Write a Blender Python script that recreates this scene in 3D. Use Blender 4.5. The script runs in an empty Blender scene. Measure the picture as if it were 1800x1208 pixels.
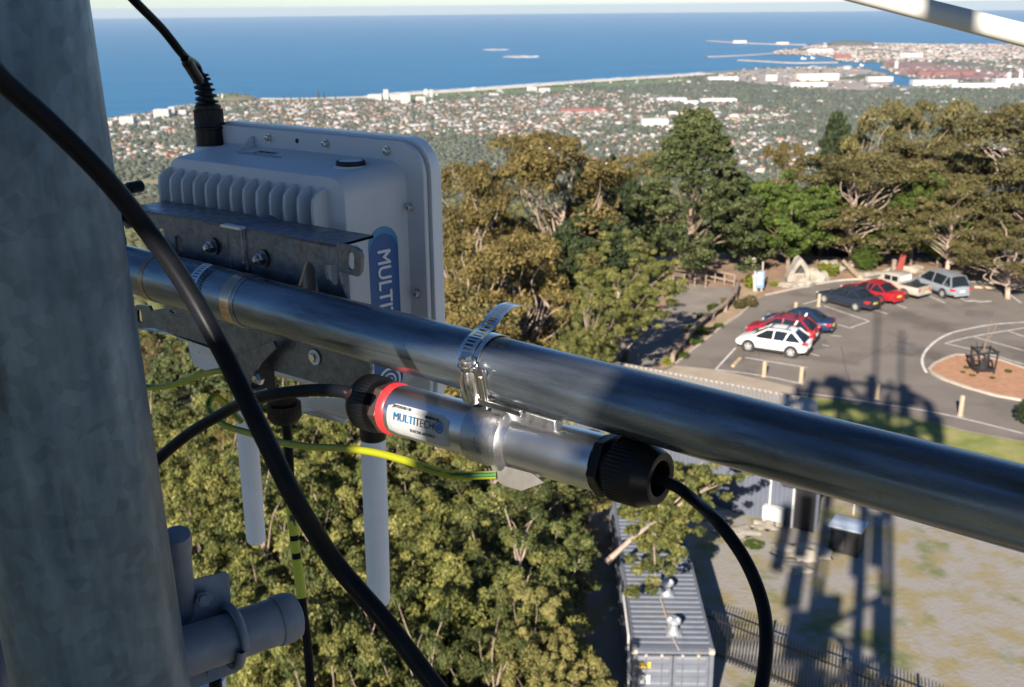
import bpy, bmesh, math, random
import numpy as np
from mathutils import Vector, Matrix, noise
from mathutils.geometry import tessellate_polygon
R_ = math.radians
random.seed(7)
rng = np.random.default_rng(7)
S = bpy.context.scene
COL = S.collection

# ------------------------------------------------------------ camera
FPX = 1860.0                      # focal length in photograph pixels
CAMZ = 21.0
cam_d = bpy.data.cameras.new('camera')
cam = bpy.data.objects.new('camera', cam_d); COL.objects.link(cam)
CR = Matrix.Rotation(math.pi/2 - R_(17.7), 3, 'X') @ Matrix.Rotation(R_(-.54), 3, 'Z')
CLOC = Vector((0, 0, CAMZ))
cam.matrix_world = Matrix.Translation(CLOC) @ CR.to_4x4()
cam_d.sensor_width = 36; cam_d.lens = 36*FPX/1800
cam_d.clip_start = .05; cam_d.clip_end = 200000
cam_d.dof.use_dof = True; cam_d.dof.focus_distance = .80; cam_d.dof.aperture_fstop = 21
S.camera = cam

# ------------------------------------------------------------ light
SUN_EL, SUN_AZ = 27.0, 19.0       # azimuth of the shadows, clockwise from +Y
w = bpy.data.worlds.new('World'); S.world = w; w.use_nodes = True
nt = w.node_tree; bg = nt.nodes['Background']
sk = nt.nodes.new('ShaderNodeTexSky'); sk.sky_type = 'NISHITA'; sk.sun_disc = False
sk.sun_elevation = R_(SUN_EL); sk.sun_rotation = R_(SUN_AZ + 180)
sk.altitude = 460; sk.air_density = 1.0; sk.dust_density = 0; sk.ozone_density = 7.0
nt.links.new(sk.outputs[0], bg.inputs[0]); bg.inputs[1].default_value = .05
sd = bpy.data.lights.new('sun', 'SUN'); sd.energy = 5.0; sd.angle = R_(.45); sd.color = (1, .90, .78)
sun = bpy.data.objects.new('sun', sd); COL.objects.link(sun)
sdir = Vector((math.sin(R_(SUN_AZ))*math.cos(R_(SUN_EL)), math.cos(R_(SUN_AZ))*math.cos(R_(SUN_EL)), -math.sin(R_(SUN_EL))))
sun.rotation_euler = sdir.to_track_quat('-Z', 'Y').to_euler()
sun.location = CLOC - sdir*30
vs = S.view_settings; vs.view_transform = 'Standard'; vs.look = 'None'; vs.exposure = 1.28; vs.gamma = 1
vs.use_curve_mapping = False
S.render.engine = 'CYCLES'
S.cycles.volume_bounces = 0; S.cycles.max_bounces = 6; S.cycles.transparent_max_bounces = 8

# ------------------------------------------------------------ measuring the place from the photograph
def ray(x, y): return CR @ Vector(((x-900)/FPX, -(y-604)/FPX, -1))
def P(x, y, d): return CLOC + ray(x, y)*d               # point at a depth along the view
def G(x, y, z=0.0):                                      # point at a height
    r = ray(x, y); return CLOC + r*((z-CAMZ)/r.z)

# ------------------------------------------------------------ objects
OFF = {}
def put(name, me, parent=None, label=None, cat=None, group=None, kind=None):
    o = bpy.data.objects.new(name, me); COL.objects.link(o)
    if parent is not None: o.parent = parent
    for k, v in (('label', label), ('category', cat), ('group', group), ('kind', kind)):
        if v: o[k] = v
    return o
def thing(name, label, cat, loc=(0, 0, 0), rz=0.0, group=None):
    o = put(name, None, None, label, cat, group)
    o.location = loc; o.rotation_euler = (0, 0, rz); o.empty_display_size = .1
    return o
def local(root):                                          # turn world points into the root's own space
    m = (Matrix.Translation(root.location) @ root.rotation_euler.to_matrix().to_4x4()).inverted()
    return m
def dup(root, loc, rz=None, label=None, group=None, scale=None):
    def cp(o, par):
        c = o.copy(); COL.objects.link(c); c.parent = par
        for ch in KIDS.get(o.name, []): cp(ch, c)
        return c
    r = cp(root, None); r.location = loc
    if rz is not None: r.rotation_euler = (0, 0, rz)
    if scale is not None: r.scale = (scale if hasattr(scale, '__len__') else (scale,)*3)
    if label: r['label'] = label
    if group: r['group'] = group
    return r
KIDS = {}
class MB:
    def __init__(s): s.v = []; s.f = []; s.m = []; s.mi = 0
    def add(s, vs, fs):
        b = len(s.v); s.v += [Vector(p) for p in vs]; s.f += [tuple(i+b for i in f) for f in fs]; s.m += [s.mi]*len(fs)
        return s
    def box(s, c, size, ax=None, taper=1.0):
        ax = ax or (Vector((1, 0, 0)), Vector((0, 1, 0)), Vector((0, 0, 1))); c = Vector(c)
        h = [a/2 for a in size]; vs = []
        for k in (-1, 1):
            t = taper if k == 1 else 1
            for i, j in ((-1, -1), (1, -1), (1, 1), (-1, 1)):
                vs.append(c + ax[0]*i*h[0]*t + ax[1]*j*h[1]*t + ax[2]*k*h[2])
        return s.add(vs, [(3, 2, 1, 0), (4, 5, 6, 7), (0, 1, 5, 4), (1, 2, 6, 5), (2, 3, 7, 6), (3, 0, 4, 7)])
    def bar(s, a, b, wd, th, up=Vector((0, 0, 1))):
        a = Vector(a); b = Vector(b); z = (b-a); L = z.length; z = z/L
        x = up.cross(z)
        if x.length < 1e-4: x = Vector((1, 0, 0)).cross(z)
        x.normalize(); y = z.cross(x)
        return s.box((a+b)/2, (wd, th, L), (x, y, z))
    def lathe(s, p, axis, prof, n=32, cap=True, ref=None, ribs=0, ribd=0, ribr=None):
        p = Vector(p); a = Vector(axis).normalized()
        x = a.cross(ref if ref else (Vector((0, 0, 1)) if abs(a.z) < .9 else Vector((1, 0, 0)))).normalized(); y = a.cross(x)
        vs = []; fs = []
        for i, (t, r) in enumerate(prof):
            for k in range(n):
                th = 2*math.pi*k/n; rr = r
                if ribs and ribr and ribr[0] <= t <= ribr[1]: rr = r - (ribd if (k % 2) else 0)
                vs.append(p + a*t + (x*math.cos(th)+y*math.sin(th))*rr)
        for i in range(len(prof)-1):
            for k in range(n):
                k2 = (k+1) % n
                fs.append((i*n+k, i*n+k2, (i+1)*n+k2, (i+1)*n+k))
        if cap:
            fs.append(tuple(range(n-1, -1, -1))); fs.append(tuple((len(prof)-1)*n+k for k in range(n)))
        return s.add(vs, fs)
    def cyl(s, a, b, r0, r1=None, n=12):
        a = Vector(a); b = Vector(b); return s.lathe(a, b-a, [(0, r0), ((b-a).length, r0 if r1 is None else r1)], n)
    def tube(s, pts, rad, n=10, cap=True, flat=None):
        pts = [Vector(p) for p in pts]; m = len(pts)
        rad = rad if hasattr(rad, '__len__') else [rad]*m
        vs = []; fs = []; x = None
        for i, p in enumerate(pts):
            t = (pts[min(i+1, m-1)]-pts[max(i-1, 0)]).normalized()
            if x is None: x = t.cross(Vector((.13, .21, 1)).normalized()).normalized()
            else: x = (x - t*x.dot(t)).normalized()
            y = t.cross(x)
            for k in range(n):
                th = 2*math.pi*k/n; vs.append(p+(x*math.cos(th)+y*math.sin(th))*rad[i])
        for i in range(m-1):
            for k in range(n):
                k2 = (k+1) % n; fs.append((i*n+k, i*n+k2, (i+1)*n+k2, (i+1)*n+k))
        if cap: fs.append(tuple(range(n-1, -1, -1))); fs.append(tuple((m-1)*n+k for k in range(n)))
        return s.add(vs, fs)
    def prism(s, outline, o, ax, th):                      # outline in (u, v), extruded along the third axis
        o = Vector(o); n = len(outline)
        vs = [o+ax[0]*u+ax[1]*v for u, v in outline]+[o+ax[0]*u+ax[1]*v+ax[2]*th for u, v in outline]
        fs = [tuple(range(n-1, -1, -1)), tuple(range(n, 2*n))]+[(i, (i+1) % n, (i+1) % n+n, i+n) for i in range(n)]
        return s.add(vs, fs)
    def sheet(s, pts):
        pts = [Vector(p) for p in pts]
        tri = tessellate_polygon([pts]); b = []
        for t in tri:
            nrm = (pts[t[1]]-pts[t[0]]).cross(pts[t[2]]-pts[t[0]])
            b.append(t if nrm.z > 0 else (t[0], t[2], t[1]))
        return s.add(pts, b)
    def strip(s, pts, wd, z=None):                         # flat ribbon on the ground
        pts = [Vector(p) for p in pts]; m = len(pts); vs = []; fs = []
        for i, p in enumerate(pts):
            t = pts[min(i+1, m-1)]-pts[max(i-1, 0)]; t.z = 0; t.normalize(); nn = Vector((-t.y, t.x, 0))
            vs += [p+nn*wd/2, p-nn*wd/2]
        for i in range(m-1): fs.append((2*i+1, 2*i+3, 2*i+2, 2*i))
        return s.add(vs, fs)
    def kerb(s, pts, wd, h, z0=0.0, closed=False):
        pts = [Vector(p) for p in pts]; m = len(pts); vs = []; fs = []
        for i, p in enumerate(pts):
            a = pts[(i-1) % m] if closed else pts[max(i-1, 0)]; b = pts[(i+1) % m] if closed else pts[min(i+1, m-1)]
            t = b-a; t.z = 0; t.normalize(); nn = Vector((-t.y, t.x, 0))*wd/2
            for q, zz in ((nn, z0-.1), (nn, z0+h), (-nn, z0+h), (-nn, z0-.1)):
                vs.append(Vector((p.x+q.x, p.y+q.y, zz)))
        for i in range(m if closed else m-1):
            j = (i+1) % m
            for k in range(3): fs.append((4*i+k, 4*i+k+1, 4*j+k+1, 4*j+k))
        return s.add(vs, fs)
    def blob(s, c, r, sub=2, seed=0, amp=.25, fr=1.0, flat=None):
        bm = bmesh.new(); bmesh.ops.create_icosphere(bm, subdivisions=sub, radius=1)
        r = Vector(r if hasattr(r, '__len__') else (r, r, r)); vs = []
        for v in bm.verts:
            k = 1+amp*noise.noise(v.co*fr+Vector((seed*3.7, seed*1.3, seed)))*2
            q = Vector((v.co.x*r.x*k, v.co.y*r.y*k, v.co.z*r.z*k))
            if flat is not None and q.z < flat: q.z = flat
            vs.append(Vector(c)+q)
        fs = [tuple(v.index for v in f.verts) for f in bm.faces]; bm.free()
        return s.add(vs, fs)
    def build(s, name, mat, parent=None, smooth=True, ang=35, bevel=0, world=True, **kw):
        me = bpy.data.meshes.new(name)
        vs = s.v
        root = parent
        while root is not None and root.parent is not None: root = root.parent
        if root is not None and world:
            m = local(root); vs = [m @ p for p in s.v]
        seen = set(); keep = []
        for i, f in enumerate(s.f):
            k_ = frozenset(f)
            if k_ in seen or len(k_) < 3: continue
            seen.add(k_); keep.append(i)
        s.f = [s.f[i] for i in keep]; s.m = [s.m[i] for i in keep]
        me.from_pydata([tuple(p) for p in vs], [], s.f)
        mats = mat if isinstance(mat, (list, tuple)) else [mat]
        for q in mats: me.materials.append(q)
        if len(mats) > 1: me.polygons.foreach_set('material_index', s.m)
        me.update()
        if smooth:
            me.shade_smooth(); me.set_sharp_from_angle(angle=R_(ang))
        o = put(name, me, parent, kw.get('label'), kw.get('cat'), kw.get('group'), kw.get('kind'))
        if parent is not None: KIDS.setdefault(parent.name, []).append(o)
        if bevel:
            b = o.modifiers.new('bevel', 'BEVEL'); b.width = bevel; b.segments = 2; b.limit_method = 'ANGLE'; b.angle_limit = R_(40)
            b.harden_normals = False
        return o
def smoothline(pts, k=8):                                  # Catmull-Rom through points (with optional extra values)
    pts = [tuple(p) for p in pts]; out = []; n = len(pts)
    for i in range(n-1):
        p0, p1, p2, p3 = pts[max(i-1, 0)], pts[i], pts[i+1], pts[min(i+2, n-1)]
        for j in range(k):
            t = j/k
            out.append(tuple(.5*((2*b)+(-a+c)*t+(2*a-5*b+4*c-d)*t*t+(-a+3*b-3*c+d)*t**3) for a, b, c, d in zip(p0, p1, p2, p3)))
    out.append(pts[-1]); return out

# ------------------------------------------------------------ materials
def mat(name, col, rough=.6, metal=0.0, var=None, vscale=5.0, vdetail=4.0, bump=0.0, bscale=None, spec=.5, coat=0.0,
        stops=(.35, .65), rvar=0.0, stretch=None, space='Object', trans=0.0, var2=None, v2scale=1.0, v2stops=(.5, .7), streak=None, rot=None, spangle=0.0):
    m = bpy.data.materials.new(name); m.use_nodes = True; t = m.node_tree; b = t.nodes['Principled BSDF']
    b.inputs['Base Color'].default_value = (*col, 1); b.inputs['Roughness'].default_value = rough
    b.inputs['Metallic'].default_value = metal; b.inputs['Specular IOR Level'].default_value = spec
    b.inputs['Coat Weight'].default_value = coat
    if trans: b.inputs['Transmission Weight'].default_value = trans
    L = t.links.new
    def coords(st=stretch):
        tc = t.nodes.new('ShaderNodeTexCoord'); mp = t.nodes.new('ShaderNodeMapping'); src = tc.outputs[space]
        if rot is not None:                                # line the grain up with the part's own axis
            m0 = t.nodes.new('ShaderNodeMapping'); m0.inputs['Rotation'].default_value = rot; L(src, m0.inputs[0]); src = m0.outputs[0]
        L(src, mp.inputs[0])
        if st: mp.inputs['Scale'].default_value = st
        return mp.outputs[0]
    def nz(scale, detail=4.0, st=stretch, rough_=.55):
        n = t.nodes.new('ShaderNodeTexNoise'); n.inputs['Scale'].default_value = scale; n.inputs['Detail'].default_value = detail
        n.inputs['Roughness'].default_value = rough_
        L(coords(st), n.inputs['Vector']); return n.outputs['Fac']
    def ramp(fac, a, b_, p0, p1):
        r = t.nodes.new('ShaderNodeValToRGB'); r.color_ramp.elements[0].position = p0; r.color_ramp.elements[1].position = p1
        r.color_ramp.elements[0].color = (*a, 1); r.color_ramp.elements[1].color = (*b_, 1); L(fac, r.inputs[0]); return r.outputs[0]
    if var:
        f = nz(vscale, vdetail); c = ramp(f, col, var, *stops)
        if var2:
            f2 = nz(v2scale, 5.0); r2 = ramp(f2, (0, 0, 0), (1, 1, 1), *v2stops)
            mx = t.nodes.new('ShaderNodeMix'); mx.data_type = 'RGBA'; L(r2, mx.inputs[0]); L(c, mx.inputs[6]); mx.inputs[7].default_value = (*var2, 1)
            c = mx.outputs[2]
        if spangle:
            vo = t.nodes.new('ShaderNodeTexVoronoi'); vo.inputs['Scale'].default_value = spangle; L(coords(None), vo.inputs['Vector'])
            bw = t.nodes.new('ShaderNodeRGBToBW'); L(vo.outputs['Color'], bw.inputs[0]); mr2 = t.nodes.new('ShaderNodeMapRange'); mr2.inputs[1].default_value = .2; mr2.inputs[2].default_value = .8; mr2.inputs[3].default_value = .87; mr2.inputs[4].default_value = 1.13
            L(bw.outputs[0], mr2.inputs[0]); vm = t.nodes.new('ShaderNodeVectorMath'); vm.operation = 'SCALE'; L(c, vm.inputs[0]); L(mr2.outputs[0], vm.inputs['Scale']); c = vm.outputs[0]
        L(c, b.inputs['Base Color'])
    if rvar:
        f = nz(vscale*1.7, 5.0); mr = t.nodes.new('ShaderNodeMapRange'); L(f, mr.inputs[0]); mr.inputs[1].default_value = .3; mr.inputs[2].default_value = .7
        mr.inputs[3].default_value = max(.03, rough-rvar); mr.inputs[4].default_value = rough+rvar; L(mr.outputs[0], b.inputs['Roughness'])
    if bump:
        bn = t.nodes.new('ShaderNodeBump'); bn.inputs['Strength'].default_value = bump; bn.inputs['Distance'].default_value = 1.0/(bscale or vscale)*.2
        L(nz(bscale or vscale*4, 5.0), bn.inputs['Height']); L(bn.outputs[0], b.inputs['Normal'])
    return m
def mat_attr(name, rough=.8, spec=.3, jitter=0.0):        # colour read from a face attribute: each house, roof and crown has its own paint
    m = bpy.data.materials.new(name); m.use_nodes = True; t = m.node_tree; b = t.nodes['Principled BSDF']
    a = t.nodes.new('ShaderNodeAttribute'); a.attribute_name = 'tint'; t.links.new(a.outputs['Color'], b.inputs['Base Color'])
    b.inputs['Roughness'].default_value = rough; b.inputs['Specular IOR Level'].default_value = spec
    return m
def np_mesh(name, V, F, tint=None):                        # fast mesh from arrays; F is (n, k)
    me = bpy.data.meshes.new(name); V = np.asarray(V, np.float32); F = np.asarray(F, np.int32); n, k = F.shape
    me.vertices.add(len(V)); me.vertices.foreach_set('co', V.ravel())
    me.loops.add(n*k); me.loops.foreach_set('vertex_index', F.ravel())
    me.polygons.add(n); me.polygons.foreach_set('loop_start', np.arange(0, n*k, k, dtype=np.int32)); me.polygons.foreach_set('loop_total', np.full(n, k, np.int32))
    me.update(calc_edges=True)
    if tint is not None:
        at = me.attributes.new('tint', 'FLOAT_COLOR', 'FACE'); c = np.ones((n, 4), np.float32); c[:, :3] = tint; at.data.foreach_set('color', c.ravel())
    return me
def fbm(x, y, sc, seed=0, oct=3):                          # vector value noise
    x = np.asarray(x, float)/sc; y = np.asarray(y, float)/sc; out = 0; amp = 1; tot = 0
    for o in range(oct):
        xi = np.floor(x); yi = np.floor(y); fx = x-xi; fy = y-yi; fx = fx*fx*(3-2*fx); fy = fy*fy*(3-2*fy)
        def h(a, b): 
            v = np.sin(a*127.1+b*311.7+seed*74.7+o*19.3)*43758.5453; return v-np.floor(v)
        v = h(xi, yi)*(1-fx)*(1-fy)+h(xi+1, yi)*fx*(1-fy)+h(xi, yi+1)*(1-fx)*fy+h(xi+1, yi+1)*fx*fy
        out = out+v*amp; tot += amp; amp *= .5; x = x*2.03; y = y*2.03
    return out/tot
# ============================================================ SEA, COAST AND TOWN
PLAIN = -440.0
M_sea = mat('sea_water', (.002, .095, .21), .36, var=(.005, .135, .27), vscale=.0011, stretch=(1, 3.5, 1), stops=(.35, .7), bump=.35, bscale=.02, spec=.2)
mb = MB(); N = 360
mb.add([(0, 0, -442)]+[(math.cos(2*math.pi*k/N)*65000, math.sin(2*math.pi*k/N)*65000, -442) for k in range(N)], [(0, 1+k, 1+(k+1) % N) for k in range(N)])
mb.build('ocean', M_sea, smooth=False, kind='structure')

def gp(x, y): 
    q = G(x, y, PLAIN); return (q.x, q.y)
coast_px = [(100, 232), (180, 212), (222, 205), (262, 200), (292, 193), (330, 186), (352, 182), (380, 168), (405, 166), (440, 168), (452, 174), (500, 174), (560, 172), (640, 170), (700, 164), (800, 158), (900, 151),
            (1000, 144), (1100, 137), (1200, 131), (1240, 127), (1300, 123), (1345, 120), (1410, 118), (1475, 117), (1530, 121), (1562, 131), (1567, 149), (1606, 153), (1608, 138), (1570, 130), (1552, 121), (1548, 110), (1470, 108),
            (1462, 101), (1420, 97), (1362, 96), (1358, 90), (1400, 86), (1425, 80), (1440, 77), (1500, 75), (1570, 77), (1800, 78.5), (2050, 80)]
coast = [gp(*p) for p in coast_px]
land = [(-12000, 1500), (-6500, 2600), (-3600, 3700)]+coast+[(16000, 11000), (22000, 4000), (20000, -2000), (-12000, -2000)]
M_plain = mat('plain_ground', (.10, .10, .058), .95, var=(.23, .195, .14), vscale=.0035, vdetail=8, stops=(.38, .62), var2=(.045, .06, .03), v2scale=.0016, v2stops=(.5, .6))
MB().sheet([(x, y, PLAIN) for x, y in land]).build('coastal_plain', M_plain, smooth=False, kind='structure')

def inside(px, py, poly):
    px = np.asarray(px); py = np.asarray(py); c = np.zeros(px.shape, bool); n = len(poly)
    for i in range(n):
        x1, y1 = poly[i]; x2, y2 = poly[(i+1) % n]
        m = ((y1 > py) != (y2 > py)) & (px < (x2-x1)*(py-y1)/(y2-y1+1e-12)+x1); c ^= m
    return c
def in_px(px, py, quad): return inside(px, py, [gp(*q) for q in quad])

M_sand = mat('beach_sand', (.52, .45, .34), .9, var=(.62, .56, .46), vscale=.01)
M_surf = mat('surf_foam', (.75, .78, .80), .6, var=(.45, .58, .64), vscale=.03, stops=(.4, .6))
M_rock = mat('breakwater_rock', (.30, .25, .21), .9, var=(.42, .36, .31), vscale=.02)
beach = [gp(*p) for p in [(640, 171.3), (700, 165.5), (800, 159.5), (900, 152.5), (1000, 145.5), (1100, 138.5), (1200, 132.5), (1242, 128.5)]]
mb = MB(); mb.strip([(x, y-30, PLAIN+.5) for x, y in smoothline(beach, 4)], 150); mb.build('beach', M_sand, smooth=False, kind='structure')
mb = MB(); mb.strip([(x, y-6, PLAIN+.6) for x, y in smoothline([gp(*p) for p in [(455, 173.5), (500, 174), (560, 173), (630, 171)]], 4)], 90); mb.build('beach', M_sand, smooth=False, kind='structure')
mb = MB()
for i, (x, y) in enumerate(smoothline(beach, 10)[:-1]):
    x2, y2 = smoothline(beach, 10)[i+1]
    for off, wd in ((62, 60), (135+22*math.sin(i*1.7), 40)):
        mb.strip([(x, y+off, -441.5+off*.004), (x2, y2+off, -441.5+off*.004)], wd*(.7+.5*random.random()))
for a, b in (((205, 209), (240, 206)), ((270, 201), (300, 194)), ((300, 188), (345, 182))):
    mb.strip([(*gp(*a), -441), (*gp(*b), -441)], 30)
mb.build('surf', M_surf, smooth=False, kind='stuff', label='broken white surf along the beach', )
# rocky islets with surf
for (x, y, l, nm) in ((868, 87.5, 16, 'low rocky islet ringed by surf out at sea, the left one'), (914, 99.5, 24, 'low rocky islet ringed by surf out at sea, the right one')):
    q = G(x, y, -442); t = thing('rocky_islet', nm, 'islet', q)
    b = MB(); s = (q-CLOC).length/FPX
    b.blob(q, (s*l, s*l*.9, 9), 3, x, .3, 2, flat=0); b.build('islet_rock', M_rock, t)
    b = MB(); 
    b.blob(q+Vector((s*4, -40, .6)), (s*l*1.25, s*l*1.7, 1.2), 3, x+1, .35, 3, flat=0); b.build('surf_ring', M_surf, t)
# green belts beside the beach
M_grass_far = mat('golf_course_grass', (.085, .13, .04), .95, var=(.12, .16, .05), vscale=.01)
for i, q in enumerate([[(655, 172), (760, 166), (900, 157), (1000, 152), (1040, 158), (900, 168), (760, 176), (660, 180)], [(1040, 148), (1180, 138), (1225, 139), (1200, 145), (1120, 152), (1050, 155)],
                       [(1120, 166), (1230, 158), (1250, 168), (1150, 172)], [(1270, 205), (1360, 198), (1390, 206), (1330, 216), (1270, 213)], [(820, 207), (900, 205), (930, 213), (850, 218)],
                       [(700, 212), (780, 208), (800, 216), (720, 222)], [(740, 232), (830, 226), (850, 234), (760, 240)], [(960, 232), (1030, 228), (1040, 236), (980, 240)]]):
    MB().sheet([(*gp(*p), PLAIN+.8) for p in q]).build('golf_course' if i < 3 else 'sports_field', M_grass_far, smooth=False, kind='structure')
M_field = mat('dry_field', (.24, .19, .10), .95, var=(.17, .15, .07), vscale=.012)
for q in ([(200, 322), (290, 314), (292, 326), (204, 334)], [(960, 197), (1060, 192), (1080, 206), (990, 212)], [(1130, 108+10), (1180, 122), (1160, 126), (1120, 126)][0:0]):
    if q: MB().sheet([(*gp(*p), PLAIN+.9) for p in q]).build('dry_field', M_field, smooth=False, kind='structure')
M_yard = mat('port_yard', (.24, .20, .17), .95, var=(.33, .28, .24), vscale=.004)
MB().sheet([(*gp(*p), PLAIN+.8) for p in [(1305, 124), (1345, 121.5), (1470, 119), (1528, 123), (1560, 133), (1564, 150), (1530, 158), (1440, 160), (1330, 150), (1290, 137)]]).build('port_yard', M_yard, smooth=False, kind='structure')
M_ore = mat('red_ore_yard', (.17, .085, .072), .95, var=(.24, .14, .12), vscale=.005)
MB().sheet([(*gp(*p), PLAIN+.8) for p in [(1554, 111), (1600, 104), (1680, 116), (1800, 128), (1800, 140), (1700, 140), (1612, 138), (1572, 129), (1555, 120)]]).build('ore_yard', M_ore, smooth=False, kind='structure')
# breakwaters
def spit(pts, wd, label, h=7):
    t = thing('breakwater', label, 'breakwater', (*gp(*pts[0]), -442))
    MB().kerb([(*q, -442) for q in smoothline([gp(*p) for p in pts], 5)], wd, h, -442).build('rock_wall', M_rock, t)
    return t
spit([(1240, 100.5), (1300, 98), (1340, 95.5), (1365, 93.5)], 60, 'long pale breakwater curving out from the port, the middle one of three')
spit([(1300, 106), (1345, 108.5), (1400, 111), (1470, 110)], 55, 'low breakwater across the inner harbour, nearest of the three')
spit([(1247, 72), (1290, 75), (1350, 77.5), (1422, 79)], 110, 'outer breakwater with pale works on it, farthest of the three')

# ---- roads through the town
M_road = mat('far_road', (.20, .19, .18), .9, var=(.26, .25, .23), vscale=.02)
for i, pts in enumerate(([(150, 262), (350, 240), (560, 222), (760, 206), (1000, 200), (1250, 196)], [(400, 190), (600, 196), (850, 188), (1100, 180), (1300, 176)], [(620, 182), (640, 215), (760, 260), (900, 300)], [(1000, 158), (1060, 190), (1200, 240), (1350, 300)], [(300, 205), (330, 250), (420, 300)],
                         [(840, 165), (900, 200), (1010, 245)], [(1150, 150), (1330, 190), (1500, 232), (1800, 262)], [(700, 240), (900, 228), (1150, 222), (1400, 214)])):
    MB().strip([(*gp(*q), PLAIN+1.0) for q in smoothline(pts, 6)], 16).build('town_road', M_road, smooth=False, kind='structure')
# ---- houses
M_tint = mat_attr('painted_masonry_and_roof_tiles')
HV = np.array([[-1, -1, 0], [1, -1, 0], [1, 1, 0], [-1, 1, 0], [-1, -1, 1], [1, -1, 1], [1, 1, 1], [-1, 1, 1], [-1.08, -1.1, 1], [1.08, -1.1, 1], [1.08, 1.1, 1], [-1.08, 1.1, 1], [-.5, 0, 1.75], [.5, 0, 1.75]], float)
HF = np.array([[0, 1, 5, 5], [1, 2, 6, 6], [2, 3, 7, 7], [3, 0, 4, 4], [0, 5, 4, 4], [1, 6, 5, 5], [2, 7, 6, 6], [3, 4, 7, 7], [8, 9, 13, 12], [9, 10, 13, 13], [10, 11, 12, 13], [11, 8, 12, 12]])
HT = [[0, 1, 5], [0, 5, 4], [1, 2, 6], [1, 6, 5], [2, 3, 7], [2, 7, 6], [3, 0, 4], [3, 4, 7], [8, 9, 13], [8, 13, 12], [9, 10, 13], [10, 11, 12], [10, 12, 13], [11, 8, 12]]
HT = np.array(HT); HW = np.array([1]*8+[0]*6)
def many(base, F, wallmask, X, Y, Z, sx, sy, sz, yaw, wall, roof):
    n = len(X); c = np.cos(yaw)[:, None]; s = np.sin(yaw)[:, None]
    bx = base[None, :, 0]*sx[:, None]; by = base[None, :, 1]*sy[:, None]
    V = np.stack([bx*c-by*s+X[:, None], bx*s+by*c+Y[:, None], base[None, :, 2]*sz[:, None]+Z[:, None]], -1).reshape(-1, 3)
    FF = (F[None]+np.arange(n)[:, None, None]*len(base)).reshape(-1, F.shape[1])
    T = np.where(wallmask[None, :, None] == 1, wall[:, None, :], roof[:, None, :]).reshape(-1, 3)
    return V, FF, T
WALLS = np.array([[.62, .58, .52], [.70, .68, .64], [.50, .42, .33], [.45, .30, .22], [.66, .62, .58], [.58, .50, .42]])
ROOFS = np.array([[.40, .14, .075], [.34, .15, .09], [.16, .15, .155], [.42, .40, .38], [.46, .45, .43], [.30, .19, .14], [.11, .10, .10], [.45, .20, .12]])
RP = np.array([.17, .12, .13, .15, .2, .09, .07, .07])
BEACHBAND = [(450, 171), (560, 170), (640, 168), (800, 156), (1000, 141), (1200, 128), (1300, 120), (1300, 128.5), (1200, 136.5), (1000, 150), (800, 165), (700, 171), (640, 176.5), (560, 178), (450, 178)]
def town_mask(x, y):
    r = np.hypot(x, y); d = np.ones(len(x))*.8
    n1 = fbm(x, y, 420, 3); n2 = fbm(x, y, 150, 9)
    d = np.where(n1+.5*n2 > .92, .12, d)
    d = np.where(n1+.5*n2 < .56, .35, d)
    for q, v in (([(450, 176), (1000, 168), (1000, 235), (450, 240)], 1.05), ([(150, 282), (460, 282), (480, 345), (150, 345)], .03), ([(690, 236), (800, 236), (905, 245), (905, 300), (700, 300)], .06), ([(655, 181), (656, 171), (1000, 147), (1250, 128), (1300, 150), (1200, 172), (1040, 160), (900, 170)], .05),
                 ([(1190, 150), (1800, 158), (1900, 260), (1420, 250), (1380, 190), (1200, 172)], .10), ([(1300, 120), (1560, 120), (1610, 158), (1530, 162), (1440, 160), (1290, 152)], .03), ([(1552, 110), (1700, 108), (1800, 122), (1850, 145), (1612, 140)], .05),
                 ([(380, 168), (452, 168), (455, 180), (380, 182)], 0.02), ([(440, 168), (640, 168), (640, 175), (450, 178)], .15)):
        d = np.where(in_px(x, y, q), v, d)
    return np.where(in_px(x, y, BEACHBAND), 0.0, d)
gx, gy = np.meshgrid(np.arange(-3600, 4600, 24), np.arange(2900, 8200, 26)); gx = gx.ravel()+rng.uniform(-4, 4, gx.size); gy = gy.ravel()+rng.uniform(-4, 4, gy.size); row = np.round((gx*.55+gy*.83)/26); gx = gx+9*np.sin(row); 
az = np.degrees(np.arctan2(gx, gy)); rr = np.hypot(gx, gy)
k = inside(gx, gy, land) & (az > -31) & (az < 33) & (rr > 3050)
gx, gy = gx[k], gy[k]; den = town_mask(gx, gy); keep = rng.uniform(size=len(gx)) < den*.86
hx, hy = gx[keep], gy[keep]
row = (hx*.35+hy*.94) % 92; col_ = (hx*.94-hy*.35) % 210; ks = (row > 17) & (col_ > 16); hx, hy = hx[ks], hy[ks]
gx2, gy2 = np.meshgrid(np.arange(1200, 7600, 55), np.arange(7300, 13200, 60)); gx2 = gx2.ravel()+rng.uniform(-18, 18, gx2.size); gy2 = gy2.ravel()+rng.uniform(-18, 18, gy2.size)
k = inside(gx2, gy2, land) & (np.degrees(np.arctan2(gx2, gy2)) < 32); gx2, gy2 = gx2[k], gy2[k]; den2 = town_mask(gx2, gy2)
k = rng.uniform(size=len(gx2)) < den2*.75; bx, by = gx2[k], gy2[k]
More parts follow.
